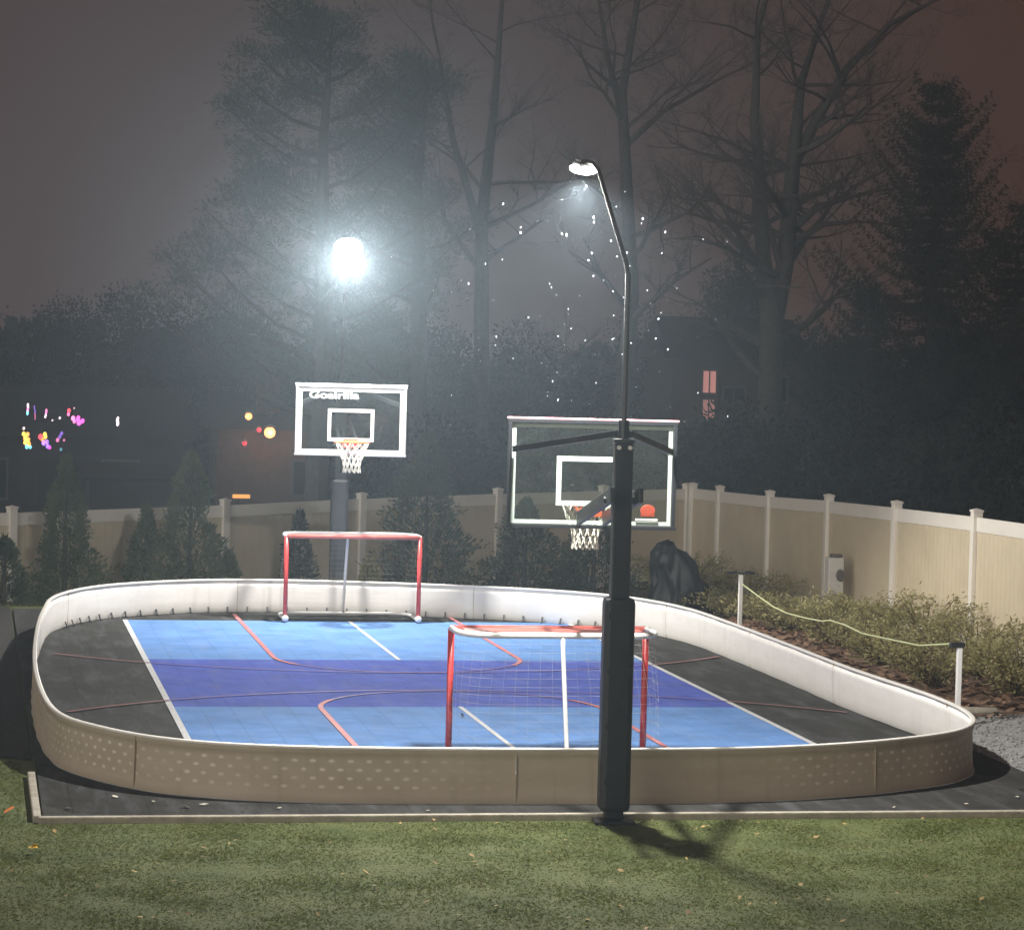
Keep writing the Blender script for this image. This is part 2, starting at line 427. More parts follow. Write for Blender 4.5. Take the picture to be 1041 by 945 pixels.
# grass blades
gr = MB()
def blade(x, y, h):
    z = ground_z(x, y); a = rnd.uniform(0, 2*PI); w = rnd.uniform(.004, .008)
    dx, dy = math.cos(a)*w, math.sin(a)*w; lx, ly = rnd.uniform(-2.4,2.4)*h, rnd.uniform(-2.4,2.4)*h
    gr.tri((x-dx, y-dy, z), (x+dx, y+dy, z), (x+lx, y+ly, z+h*rnd.uniform(.7,1)))
for i in range(170000):
    x = rnd.uniform(-5.6, 5.6); y = rnd.uniform(-14.6, -8.92)
    c = noise.noise((x*1.7, y*1.7, 0))
    if rnd.random() < .78 + .6*c: blade(x, y, rnd.uniform(.006, .019)*(1+.8*c))
for i in range(12000):
    x = rnd.uniform(-9, -4.64); y = rnd.uniform(-9, -5.7); blade(x, y, rnd.uniform(.012, .035))
for i in range(9000):
    x = rnd.uniform(-7, 7.6); y = rnd.uniform(8.4, 13.5); blade(x, y, rnd.uniform(.03, .08))
tag(gr.build('grass', M['grass']), 'short autumn grass of the lawn around the court', 'grass', kind='stuff')
lf = MB()
def leaf(mb, x, y, s, z):
    a = rnd.uniform(0, 2*PI); d = Vector((math.cos(a), math.sin(a), rnd.uniform(-.3,.5)))*s; e = Vector((-math.sin(a), math.cos(a), rnd.uniform(-.3,.5)))*s*.6
    p = Vector((x, y, z)); mb.quad(p-d, p-e*.9, p+d, p+e)
for i in range(230):
    x = rnd.uniform(-5.4, 5.4); y = rnd.uniform(-14.3, -8.95); leaf(lf, x, y, rnd.uniform(.012,.034), ground_z(x,y)+.035)
tag(lf.build('fallen_leaves', M['leaf_brown']), 'dry brown leaves scattered over the front lawn', 'leaves', kind='stuff')
lp = MB()
for x, y in [(-3.9,-7.85),(-3.35,-8.35),(-3.2,-8.25),(-3.6,-8.1),(-2.6,-8.45),(-2.1,-8.6),(-1.4,-8.62),(-4.2,-7.4),(-2.9,-8.55),(-4.3,-8.4),(3.9,-8.1),(3.3,-8.45),(4.1,-7.7),(2.6,-8.6)]:
    leaf(lp, x, y, rnd.uniform(.02,.045), .018)
tag(lp.build('leaf_litter', M['leaf_pale']), 'pale dead leaves lying on the dark pad outside the boards', 'leaves', kind='stuff')
for (x, y, m, nm) in [(-4.62,-10.2,'leaf_yellow','single yellow leaf on the lawn near the left corner of the kerb'), (-4.78,-8.55,'leaf_orange','single orange leaf on the grass left of the kerb corner')]:
    q = MB(); leaf(q, 0, 0, .06, .05); leaf(q, .02, .03, .05, .055)
    tag(q.build('leaf', M[m], loc=(x, y, ground_z(x,y)+.01)), nm, 'leaf')
for (x, y, r, l) in [(-.12,-2.95,.035,'small dark dead leaf on the near light blue court half'), (.05,1.0,.03,'small dark dead leaf on the purple middle of the court')]:
    q = MB(); leaf(q, 0, 0, r, .02); leaf(q, .01, .01, r*.8, .024)
    tag(q.build('leaf', M['bark'], loc=(x, y, .012)), l, 'leaf')

# ---------------------------------------------------------------- rink boards
ctrl = [(-.9,-8.24),(.9,-8.26),(2.0,-8.08),(2.95,-7.68),(3.72,-7.10),(4.16,-6.2),(4.30,-4.8),(4.20,-2.4),(4.20,0),(4.18,2.4),(4.10,4.2),(3.72,5.6),(2.85,6.6),
        (1.5,7.27),(.2,7.68),(-1.0,7.86),(-2.1,7.68),(-3.3,6.78),(-3.98,5.3),(-4.22,3.2),(-4.38,0),(-4.44,-3.2),(-4.34,-5.8),(-3.98,-6.92),(-3.36,-7.7),(-2.4,-8.1)]
poly = []
n = len(ctrl)
for i in range(n):
    p0, p1, p2, p3 = [Vector((*ctrl[(i+q) % n], 0)) for q in (-1, 0, 1, 2)]
    for t in [q/14 for q in range(14)]:
        poly.append(.5*((2*p1) + (-p0+p2)*t + (2*p0-5*p1+4*p2-p3)*t*t + (-p0+3*p1-3*p2+p3)*t**3))
al = [0]
for i in range(len(poly)): al.append(al[-1] + (poly[(i+1) % len(poly)] - poly[i]).length)
LEN = al[-1]
def at_len(s):
    s = s % LEN
    lo = 0; hi = len(al)-1
    while hi - lo > 1:
        m_ = (lo+hi)//2
        if al[m_] <= s: lo = m_
        else: hi = m_
    t = (s - al[lo])/(al[lo+1]-al[lo])
    p = poly[lo].lerp(poly[(lo+1) % len(poly)], t)
    return p
def frame_at(s):
    p = at_len(s); t = (at_len(s+.06) - at_len(s-.06)).normalized()
    return p, t, Vector((t.y, -t.x, 0))        # outward normal (outline runs anticlockwise)
rink = thing('rink_boards', 'low white curved boards closing round the whole sport court', 'rink boards', (0,0,0))
H = .465
def wall_strip(s0, s1, prof, n):
    mb = MB(); uv = []
    for i in range(n+1):
        s = s0 + (s1-s0)*i/n; p, t, o = frame_at(s)
        for (d, z) in prof:
            mb.v.append((p.x+o.x*d, p.y+o.y*d, z)); uv.append((s, z))
    m_ = len(prof)
    for i in range(n):
        for k_ in range(m_):
            l = (k_+1) % m_
            mb.f.append((i*m_+k_, i*m_+l, (i+1)*m_+l, (i+1)*m_+k_))
    mb.f.append(tuple(range(m_))[::-1]); mb.f.append(tuple(n*m_+q for q in range(m_)))
    return mb, uv
NP = 13; PL = LEN/NP
off = 0.3
for i in range(NP):
    s0 = off + i*PL + .004; s1 = off + (i+1)*PL - .004
    pm = at_len((s0+s1)/2)
    # thin single sheet, slightly flared at the foot, with a small stiffening fold under the top
    mb = MB(); uv = []
    prof = [(.030, .006), (.012, .06), (.004, .18), (.0, .36), (.0, .405), (.012, .412), (.012, H-.012)]
    nn = 30
    for a in range(nn+1):
        s = s0 + (s1-s0)*a/nn; p, t, o = frame_at(s)
        wob = .004*math.sin(s*7.3) + .006*noise.noise((s*1.1, 0, 3))
        for (d, z) in prof:
            mb.v.append((p.x+o.x*(d+wob), p.y+o.y*(d+wob), z)); uv.append((s, z))
    q_ = len(prof)
    for a in range(nn):
        for b in range(q_-1): mb.f.append((a*q_+b, (a+1)*q_+b, (a+1)*q_+b+1, a*q_+b+1))
    pa = mb.build('board_panel', M['board'], rink, smooth=True, uv=uv)
    ob = MB(); ob.f = list(mb.f)
    for a in range(nn+1):
        s = s0 + (s1-s0)*a/nn; p, t, o = frame_at(s)
        for b in range(q_):
            v = mb.v[a*q_+b]; ob.v.append((v[0]+o.x*.006, v[1]+o.y*.006, v[2]))
    ob.build('outer_skin', M['board_out'], pa, smooth=True, uv=uv)
    # batten over each joint
    p, t, o = frame_at(off + i*PL)
    MB().bar((p.x+o.x*.022, p.y+o.y*.022, .02), (p.x+o.x*.012, p.y+o.y*.012, H-.02), .006, .022).build('joint_batten', M['batten'], rink)
cap, _ = wall_strip(0, LEN, [(-.014, H-.012), (-.014, H+.004), (-.006, H+.010), (.022, H+.010), (.030, H+.004), (.030, H-.012)], 300)
cap.f = cap.f[:-2]
cap.build('cap_rail', M['cap'], rink, smooth=False)
nb = 0; s = 0
while s < LEN and nb < 60:
    p, t, o = frame_at(s); s += .28
    if p.y > 5.6:
        c = p - o*.035
        mb = MB(); mb.bar((c.x, c.y, .0), (c.x+o.x*.03, c.y+o.y*.03, .085), .022, .012); mb.bar((c.x-o.x*.03, c.y-o.y*.03, .012), (c.x+o.x*.035, c.y+o.y*.035, .012), .022, .010)
        mb.build('foot_bracket', M['alu'], rink); nb += 1

# ---------------------------------------------------------------- basketball hoops
def ring_net(root):
    """tapering net of loops under the rim (rim centre is the origin)"""
    mb = MB(); n_ = 12; rows = [(.215, -.01), (.19, -.09), (.155, -.17), (.125, -.25), (.112, -.33), (.122, -.41)]
    for i in range(len(rows)-1):
        r0, z0 = rows[i]; r1, z1 = rows[i+1]
        for k_ in range(n_):
            a0 = 2*PI*(k_ + .5*(i % 2))/n_
            for dlt in (-.5, .5):
                a1 = a0 + dlt*2*PI/n_
                mb.tube([(r0*math.cos(a0), r0*math.sin(a0), z0), ((r0+r1)/2*math.cos((a0+a1)/2), (r0+r1)/2*math.sin((a0+a1)/2), (z0+z1)/2-.006), (r1*math.cos(a1), r1*math.sin(a1), z1)], .0065, 5)
    return mb
def make_hoop(label, far):
    r = thing('basketball_hoop', label, 'basketball hoop', group='in-ground basketball hoops with glass backboards')
    BY = 2.13; zb0, zb1 = 2.27, 3.20; hw = .738; zc = (zb0+zb1)/2
    MB().box((0,0,.015), (.33,.33,.03), bev=.006).build('base_plate', M['pole_black'], r)
    MB().box((0,0,1.57), (.152,.152,3.06), bev=.012).build('pole', M['pole_black'], r)
    p = MB(); p.box((0,0,.97), (.25,.25,1.74), bev=.045)
    pd = p.build('pole_pad', M['pad_black'], r, smooth=False)
    for z in (.35, .8, 1.25, 1.7): MB().box((0, -.127, z), (.20, .008, .05)).build('strap', M['pole_black'], pd)
    MB().box((0,0,3.115), (.17,.17,.03), bev=.008).build('pole_cap', M['alu'], r)
    for s in (-1, 1):
        a = MB(); a.bar((s*.115, -.30, 2.69), (s*.115, 2.06, 2.35), .04, .12, .008); a.build('extension_arm', M['pole_black'], r)
        b = MB(); b.bar((s*.05, 0.02, 3.17), (s*.70, BY-.05, 2.95), .045, .055, .006); b.build('side_brace', M['pole_black'], r)
    for s in (-1, 1):
        b = MB(); b.tube([(s*.045,-.07,3.06),(s*.045,-.10,3.06)], .018, 8); b.build('bolt', M['white'], r)
    cw = MB(); cw.tube([(-.15,0,2.63),(.15,0,2.63)], .028, 10); cw.build('pivot_bar', M['pole_black'], r)
    ac = MB(); ac.tube([(0,.09,1.95),(0,.55,2.56)], [.03,.022], 10); ac.build('actuator', M['alu'], r)
    # backboard
    f = MB()
    for z in (zb0, zb1): f.box((0, BY, z), (hw*2+.05, .045, .032), bev=.004)
    for s in (-1, 1): f.box((s*hw, BY, zc), (.034, .043, zb1-zb0-.034), bev=.004)
    bb = f.build('backboard_frame', M['frame_grey'] if far else M['pole_black'], r)
    MB().box((0, BY, zb1+.026), (hw*2+.06, .05, .016), bev=.004).build('painted_lit_top', M['lit_frame_top'] if not far else M['white'], bb)  # pale strip painting the lamplit top side of the frame
    MB().box((0, BY+.004, zc), (hw*2-.03, .010, zb1-zb0-.03)).build('glass', M['glass'], bb)
    w = MB(); yb = BY+.012; t = .050
    def rect(x0, x1, z0, z1, t):
        w.box(((x0+x1)/2, yb, z0+t/2), (x1-x0, .005, t)); w.box(((x0+x1)/2, yb, z1-t/2), (x1-x0, .005, t))
        for x in (x0+t/2, x1-t/2): w.box((x, yb, (z0+z1)/2), (t, .005, z1-z0-2*t-.002))
    rect(-hw+.022, hw-.022, zb0+.022, zb1-.022, t if far else .034)
    rect(-.315, .315, zb0+.185, zb0+.625, .045)
    w.build('border_lines', M['white'], bb)
    # rim
    ry = BY + .16 + .23; rz = 2.455
    rim = MB(); rim.tube([(.232*math.cos(2*PI*k_/36), ry+.232*math.sin(2*PI*k_/36), rz) for k_ in range(36)], .011, 8, closed=True)
    rim.box((0, BY+.022, rz-.03), (.20, .012, .13), bev=.004)
    rim.box((0, BY+.09, rz-.012), (.16, .14, .02), bev=.004)
    for s in (-1, 1): rim.bar((s*.07, BY+.03, rz-.08), (s*.13, ry-.12, rz-.012), .016, .02)
    ro = rim.build('rim', M['orange'], r)
    ng = ring_net(r).build('net', M['net'], ro, smooth=False, loc=(0, ry, rz))
    if far:
        cu = bpy.data.curves.new('lettering', 'FONT'); cu.body = 'Goalrilla'; cu.size = .165; cu.extrude = .002; cu.offset = .004
        tmp = bpy.data.objects.new('lettering_curve', cu); C.objects.link(tmp)
        bpy.context.view_layer.update()
        me = bpy.data.meshes.new_from_object(tmp.evaluated_get(bpy.context.evaluated_depsgraph_get()))
        bpy.data.objects.remove(tmp)
        wd = max(v.co.x for v in me.vertices)
        for v in me.vertices:      # the front of the board looks along +y: letters run towards -x
            x, y, z = v.co; v.co = (hw-.16 - x*(.68/wd), BY+.017+z, zb1-.165+y*.82)
        me.flip_normals()
        me.materials.clear(); me.materials.append(M['white'])
        lo = bpy.data.objects.new('lettering', me); C.objects.link(lo); lo.parent = bb
    else:
        s = MB(); s.lathe([(0,.003),(.045,.003),(.062,.0015),(.064,0)], 20)
        for i, (x, y, z) in enumerate(s.v): s.v[i] = (hw-.23+x*1.05, BY-.007-z, zb0+.155+y*.85)
        s.box((hw-.23, BY-.006, zb0+.13), (.12,.004,.05))
        s.build('orange_sticker', M['orange_mark'], bb)
        MB().box((hw-.24, BY-.006, zb0+.075), (.20,.004,.018)).build('white_sticker', M['dirty_white'], bb)
    return r
near = make_hoop('nearer basketball hoop seen from behind, its black padded pole standing on the front lawn', False)
near.location = (.07, -8.98, -.03); near.rotation_euler.z = -R(6)
far_h = make_hoop('far basketball hoop facing the camera behind the back boards, white framed backboard with lettering', True)
far_h.location = (.09, 8.70, .02); far_h.rotation_euler.z = R(180) - R(4)

# ---------------------------------------------------------------- lamps on the hoop poles
def make_lamp(label, loc, head, dome, tilt, lens, power, size, flat=1.0):
    r = thing('flood_lamp', label, 'court lamp', loc, 0, 'court lamps on thin masts above the hoop poles')
    hx, hy, hz = head
    d = Vector((hx, hy, 0)).normalized()
    k_ = MB(); pts = [(0,0,0), (0,0,.7), (0,0,1.34), (d.x*.05, d.y*.05, 1.44), (hx-d.x*.30, hy-d.y*.30, hz-.04), (hx-d.x*.20, hy-d.y*.20, hz+.02), (hx-d.x*.05, hy-d.y*.05, hz+.04)]
    k_.tube(pts, [.022,.022,.021,.019,.017,.017,.017], 10)
    k_.build('mast', M['alu'], r)
    MB().tube([(0,0,0),(0,0,.16)], .045, 10).build('mast_socket', M['pole_black'], r)
    ax = Vector((-d.y, d.x, 0))
    rot = Matrix.Rotation(-tilt, 3, ax) if tilt else Matrix.Identity(3)
    yaw = Matrix.Rotation(math.atan2(d.y, d.x) - PI/2, 3, 'Z')
    hd = MB(); hd.box((0,0,.022), (dome*1.25, dome*1.5, .036), bev=.012)
    for q in range(7): hd.box((dome*(-.48+.16*q), 0, .050), (.008, dome*1.2, .022))
    for i, v in enumerate(hd.v): hd.v[i] = tuple(Vector((hx,hy,hz)) + rot @ (yaw @ Vector(v)))
    ho = hd.build('lamp_head', M['alu'], r)
    dm = MB(); dm.lathe([(dome,0),(dome*1.04,-dome*.2),(dome*.98,-dome*.42),(dome*.78,-dome*.66),(dome*.45,-dome*.82),(.001,-dome*.88)], 28)
    for i, v in enumerate(dm.v): dm.v[i] = tuple(Vector((hx,hy,hz)) + rot @ Vector((v[0], v[1], v[2]*flat)))
    dm.build('lens', lens, ho, smooth=True)
    la = bpy.data.lights.new('lamp_light', 'SPOT'); la.spot_size = R(172); la.spot_blend = .4; la.shadow_soft_size = size/2; la.energy = power; la.color = (1.0, .965, .90)
    lo = bpy.data.objects.new('lamp_light', la); C.objects.link(lo); lo.parent = ho
    dn = rot @ Vector((0,0,-1))
    lo.location = Vector((hx,hy,hz)) + dn*(dome*.88*flat + size*.5 - .02)
    lo.rotation_euler = dn.to_track_quat('-Z', 'Y').to_euler()
    return r
make_lamp('nearer lit lamp on a thin bent mast rising from the black padded pole', (.07,-8.98,3.09), (-.19,.92,2.25), .115, R(10), M['lens'], 1250, .15, .62)
make_lamp('far dazzling round lamp glowing above the far backboard', (.09,8.70,3.09), (-.28,-2.42,2.01), .19, R(38), M['lens_far'], 1400, .16)  # oversized lens, its broad disc shaped to stand in for glare

# ---------------------------------------------------------------- hockey goals
def make_goal(label):
    r = thing('hockey_goal', label, 'hockey goal', group='red and white hockey goals on the court')
    w, h, d, dt = .915, 1.22, .95, .60       # opening towards +y (front at y=0)
    for s in (-1, 1):
        MB().tube([(s*w,0,.0),(s*w,0,h)], .030, 12).build('post', M['red'], r, smooth=True)
    MB().tube([(-w,0,h),(w,0,h)], .032, 12).build('crossbar', M['red_lit'], r, smooth=True)
    def dshape(depth, z, rc=.30):
        pts = [(-w, 0, z)]
        for i in range(9): a = PI + i/8*PI/2; pts.append((-w+rc+rc*math.cos(a), -depth+rc+rc*math.sin(a), z))
        for i in range(9): a = 1.5*PI + i/8*PI/2; pts.append((w-rc+rc*math.cos(a), -depth+rc+rc*math.sin(a), z))
        pts.append((w, 0, z)); return pts
    MB().tube(dshape(dt, h+.002), .029, 10).build('top_frame', M['white'], r, smooth=True)
    bf = MB().tube(dshape(d, .028), .024, 10).build('base_frame', M['white'], r, smooth=True)
    for s in (-1, 1):
        MB().ball((s*w, .02, .045), .048, 2).build('end_cap', M['white'], bf, smooth=True)
    MB().tube([(0,-dt,h),(0,-dt-.02,h-.12),(0,-d+.02,.12),(0,-d,.03)], .021, 10).build('centre_stay', M['white'], r, smooth=True)
    sh = MB()   # padded strip lying along the top shelf
    sh.box((0, -.20, h+.004), (w*1.80, .30, .016), bev=.004)
    sh.build('top_shelf_pad', M['red_lit'], r)
    # net: top loop to bottom loop
    top = dshape(dt, h); bot = dshape(d, .03)
    def resamp(pts, n_):
        pts = [Vector(p) for p in pts]; L_ = [0]
        for i in range(len(pts)-1): L_.append(L_[-1]+(pts[i+1]-pts[i]).length)
        out = []
        for k_ in range(n_+1):
            s = L_[-1]*k_/n_; i = 0
            while i < len(pts)-2 and L_[i+1] < s: i += 1
            out.append(pts[i].lerp(pts[i+1], (s-L_[i])/(L_[i+1]-L_[i])))
        return out
    nn = 28; A = resamp(top, nn); B = resamp(bot, nn); rows = 16
    net = MB()
    def P(i, j):
        t = j/rows; p = A[i].lerp(B[i], t)
        sag = .05*math.sin(PI*t); c = Vector((0, -.3, p.z)); q = (p - c)
        return p - Vector((q.x, q.y, 0)).normalized()*(-sag*.6)
    for i in range(1, nn): net.tube([P(i, j) for j in range(rows+1)], .0006, 3, cap=False)
    for j in range(1, rows): net.tube([P(i, j) for i in range(nn+1)], .0009, 3, cap=False)
    for i in range(1, 7): net.tube([(-w+.02, -dt*i/7*.98, h-.004), (w-.02, -dt*i/7*.98, h-.004)], .0010, 3, cap=False)
    net.build('goal_net', M['goalnet'], r)
    return r
g1 = make_goal('nearer hockey goal beside the black pole, seen from the back with white rounded top frame')
g1.location = (.13, -5.98, .017); g1.rotation_euler.z = R(0)
g2 = copy_tree(g1); g2.location = (.013, 6.53, .017); g2.rotation_euler.z = PI
g2.scale.z = .95
g2['label'] = 'far hockey goal facing the camera in front of the back boards'

# ---------------------------------------------------------------- vinyl fences
def fence(name, label, a, b, posts, tops, hgt):
    a = Vector((*a, 0)); b = Vector((*b, 0)); L_ = (b-a).length; d = (b-a)/L_
    r = thing(name, label, 'fence', (0,0,0))
    ang = math.atan2(d.y, d.x); rot = Matrix.Rotation(ang, 3, 'Z')
    for i, s in enumerate(posts):
        p = a + d*s; zt = tops[i]
        po = MB().box((p.x, p.y, zt+.02-(hgt+.25)/2), (.127,.127,hgt+.25), rot, .006).build('post', M['fence_rail'], r)
        c = MB(); c.box((p.x, p.y, zt+.035), (.148,.148,.03), rot, .006)
        n0 = len(c.v); c.v += [tuple(p + rot @ Vector((sx*.065, sy*.065, 0)) + Vector((0,0,zt+.05))) for sx, sy in ((-1,-1),(1,-1),(1,1),(-1,1))] + [(p.x, p.y, zt+.072)]
        c.f += [(n0,n0+1,n0+4),(n0+1,n0+2,n0+4),(n0+2,n0+3,n0+4),(n0+3,n0,n0+4)]
        c.build('post_cap', M['fence_rail'], po)
    for i in range(len(posts)-1):
        p = a + d*(posts[i]+.064); q = a + d*(posts[i+1]-.064)
        z0, z1 = tops[i]-.05, tops[i+1]-.05
        m_ = MB().bar((p.x,p.y,z0-.09), (q.x,q.y,z1-.09), .05, .19, .005); m2 = MB().bar((p.x,p.y,z0-hgt+.19), (q.x,q.y,z1-hgt+.19), .05, .16, .005)
        pn = MB(); nb_ = max(2, int((q-p).length/.15)); 
        for k_ in range(nb_):
            u0 = p.lerp(q, k_/nb_); u1 = p.lerp(q, (k_+1)/nb_ - .004/(q-p).length)
            za = z0+(z1-z0)*(k_+.5)/nb_
            c = (u0+u1)/2; pn.box((c.x, c.y, za-.185-(hgt-.46)/2), ((u1-u0).length, .022, hgt-.45), rot)
        pa = pn.build('panel', M['fence_tan'], r); m_.build('rail', M['fence_rail'], pa); m2.build('rail', M['fence_rail'], pa)
    return r
ya = [-2.7, .5, 3.69, 6.9, 10.09, 13.31, 16.44, 18.3]
fence('right_fence', 'tan vinyl privacy fence with pale posts behind the hedge on the right', (7.87,0), (7.87,18.3), ya, [1.88,1.84,1.79,1.71,1.62,1.5,1.41,1.36], 1.84).name = 'vinyl_fence'
dirv = (Vector((7.9,18.5)) - Vector((-4.5,11.6))); LB = dirv.length
ps = [-5.6, -2.8, .0, 3.87, 6.6, 9.55, 12.0]; tp = [1.14,1.15,1.16,1.21,1.27,1.31,1.33]
fence('vinyl_fence', 'tan vinyl fence running behind the far end of the court and its evergreens', (-4.5,11.6), (7.9,18.5), ps + [LB-.12], tp + [1.34], 1.76)

# ---------------------------------------------------------------- rope barrier, box, tarp
ub = MB(); ub.box((7.55, 8.72, .62), (.30, .22, .66), bev=.02)
t = thing('utility_box', 'pale grey utility box standing against a fence post behind the hedge', 'utility box', (7.55, 8.72, -.15))
MB().box((0,0,.69), (.24,.20,.54), bev=.02).build('housing', M['box_grey'], t)
MB().box((0,0,.19), (.10,.10,.38)).build('stand_post', M['box_grey'], t)
MB().box((.02,0,.985), (.16,.16,.05), bev=.012).build('top_cap', M['box_dark'], t)
mm = MB(); mm.lathe([(0,.05),(.06,.05),(.075,.03),(.078,0)], 18)
for i, (x,y,z) in enumerate(mm.v): mm.v[i] = (.06+x*.8, -.101-z, .70+y*1.2)
mm.build('meter', M['box_dark'], t)
def rpost(label, x, y, top, caps):
    r = thing('rope_post', label, 'rope post', (x, y, ground_z(x,y)), 0, 'white posts holding the rope')
    h = top - ground_z(x,y)
    MB().box((0,0,h/2), (.052,.052,h), bev=.008).build('shaft', M['white'], r)
    if caps:
        q = MB(); q.bar((-.19,0,h+.02), (-.06,.0,h+.035), .05, .035, .006); q.bar((.06,0,h+.035), (.19,0,h+.02), .05, .035, .006); q.bar((-.07,0,h+.02),(.07,0,h+.02), .03,.02)
        q.build('cross_clamp', M['pole_black'], r)
    else:
        MB().box((-.03,0,h+.01), (.15,.08,.05), bev=.008).build('rope_clip', M['pole_black'], r)
    return r
rpost('farther white rope post with a dark T shaped clamp on top', 5.0, 4.80, .86, True)
rpost('nearer white rope post with a small dark clip at the near end of the boards', 5.0, -3.58, .84, False)
knots = [(4.72,.74),(4.0,.64),(3.3,.585),(2.64,.56),(1.8,.575),(1.1,.625),(.82,.655),(.3,.645),(-.3,.63),(-.67,.635),(-1.4,.66),(-2.4,.72),(-3.5,.855)]
rp = MB().tube([(5.0+.02*math.sin(i), y, z+.01*math.sin(i*2.1)) for i, (y,z) in enumerate(knots)], .010, 8)
tag(rp.build('rope', M['rope'], smooth=True), 'sagging yellow green rope strung between the two white posts', 'rope')

def blob(name, m, fn, nu=40, nv=24, parent=None):
    mb = MB()
    for j in range(nv+1):
        for i in range(nu): mb.v.append(fn(2*PI*i/nu, j/nv))
    for j in range(nv):
        for i in range(nu):
            l = (i+1) % nu; mb.f.append((j*nu+i, j*nu+l, (j+1)*nu+l, (j+1)*nu+i))
    mb.f.append(tuple(nv*nu+i for i in range(nu)))
    return mb.build(name, m, parent, smooth=True)
def tarp_fn(a, v):
    prof = [(.37,0),(.38,.2),(.36,.45),(.33,.68),(.29,.85),(.20,.96),(.07,1.0)]
    f = v*6; i = min(5, int(f)); t_ = f-i
    r_ = prof[i][0]*(1-t_)+prof[i+1][0]*t_; z = prof[i][1]*(1-t_)+prof[i+1][1]*t_
    ca, sa = math.cos(a), math.sin(a)
    lump = noise.noise((ca*1.1+4, sa*1.1, z*1.9))*.34 + noise.noise((ca*2.6, sa*2.6+7, z*4.5))*.16
    crease = .05*math.sin(a*7+z*5+3*noise.noise((ca, sa, z*2))) + .03*math.sin(a*15-z*8)
    r_ = r_*(1 + lump + crease*(1.2-.7*z))
    sl = .16*z*ca                                     # the top is higher on its left side
    return (r_*1.18*ca - .10*z + (.13*(1-z) if ca > .2 else 0), r_*sa, max(0, z*1.22 - sl*(1 if ca > 0 else .2) + .05*noise.noise((ca*3, sa*3, z*6))))
tz = blob('tarp_bundle', M['tarp'], tarp_fn, 90, 48); tz.scale = (.9,.9,.92); tz.location = (5.35, 9.5, ground_z(5.35,9.5)); tag(tz, 'shapeless bundle under a shiny black tarp beyond the far right bend of the boards', 'tarp bundle')
lg = MB(); lg.tube([(0,0,.05),(.35,.1,.06),(.7,.16,.055)], [.045,.05,.04], 10)
tag(lg.build('log', M['kerb'], loc=(5.1,-2.75,ground_z(5,-2.7))), 'short weathered timber lying at the edge of the mulch near the gravel', 'timber')

# ---------------------------------------------------------------- planting
def leafcard(mb, p, d, l, w):
    d = Vector(d).normalized(); s = d.cross(Vector((rnd.uniform(-1,1), rnd.uniform(-1,1), rnd.uniform(-1,1))))
    s = s.normalized()*w if s.length > 1e-4 else Vector((w,0,0))
    mb.quad(p - s*.5, p + d*l*.45 - s, p + d*l, p + d*l*.5 + s)
def arborvitae(label, x, y, h, rad, m='arbor', nl=5200, group='evergreens along the back fence'):
    z = ground_z(x,y); r = thing('evergreen_shrub', label, 'evergreen', (x,y,z), 0, group)
    MB().tube([(0,0,0),(0,0,h*.5),(.02,0,h*.9)], [.05,.03,.006], 6).build('trunk', M['bark'], r)
    mb = MB(); sd = rnd.uniform(0,99)
    for i in range(int(nl*1.9)):
        t = rnd.random()**1.35; a = rnd.uniform(0, 2*PI)
        env = rad*(1-t)**.75*(.35+.65*min(1, (t+.12)/.22))
        k_ = noise.noise((math.cos(a)*1.6+sd, math.sin(a)*1.6, t*h*2.2))
        if k_ < -.32 and rnd.random() < .8: continue
        q = env*(1+.95*k_+.5*noise.noise((math.cos(a)*4+sd, math.sin(a)*4, t*h*6)))*rnd.uniform(.3,1.12)**.5
        p = Vector((math.cos(a)*q, math.sin(a)*q, .04+t*h*.97))
        leafcard(mb, p, (math.cos(a)*.8, math.sin(a)*.8, rnd.uniform(.2,1.3)), rnd.uniform(.04,.095), rnd.uniform(.008,.018))
    for i in range(40): # leader sprigs
        a = rnd.uniform(0,2*PI); t = rnd.uniform(.75,1.0)
        leafcard(mb, Vector((0,0,t*h*.98)), (math.cos(a)*.5, math.sin(a)*.5, 1.2), rnd.uniform(.1,.2), .02)
    mb.build('crown', M[m], r)
    return r
arborvitae('conical evergreen nearest the left edge of the picture, behind the left bend of the boards', -3.72, 11.0, 2.45, .56, nl=6500)
arborvitae('low ragged brownish evergreen at the extreme left, partly cut off by the frame', -4.62, 10.2, 1.05, .42, 'arbor_dark', 2600)
arborvitae('short evergreen just left of the tall ragged one, at the left of the back fence', -2.52, 11.2, 1.75, .36, nl=3400)
arborvitae('tall ragged evergreen in the middle of the left group, topping the fence', -1.86, 11.1, 2.55, .62, nl=7000)
arborvitae('small pale evergreen at the right foot of the tall ragged one', -1.28, 10.9, 1.0, .30, nl=1800)
arborvitae('narrow dark evergreen behind the left post of the far goal', -.02, 12.6, 1.75, .34, 'arbor_dark', 3400)
arborvitae('broad dark evergreen right of the far goal, topping the back fence', 2.1, 13.2, 3.0, .85, 'arbor_dark', 8000)
arborvitae('rounded dark evergreen behind the left half of the near backboard', 3.7, 13.0, 1.85, .85, 'arbor_dark', 6000)
arborvitae('rounded dark evergreen behind the black pole', 4.75, 12.6, 1.75, .75, 'arbor_dark', 5200)
arborvitae('low yellowing shrub seen through the right half of the far goal', .95, 11.4, .95, .42, 'hedge', 2400)

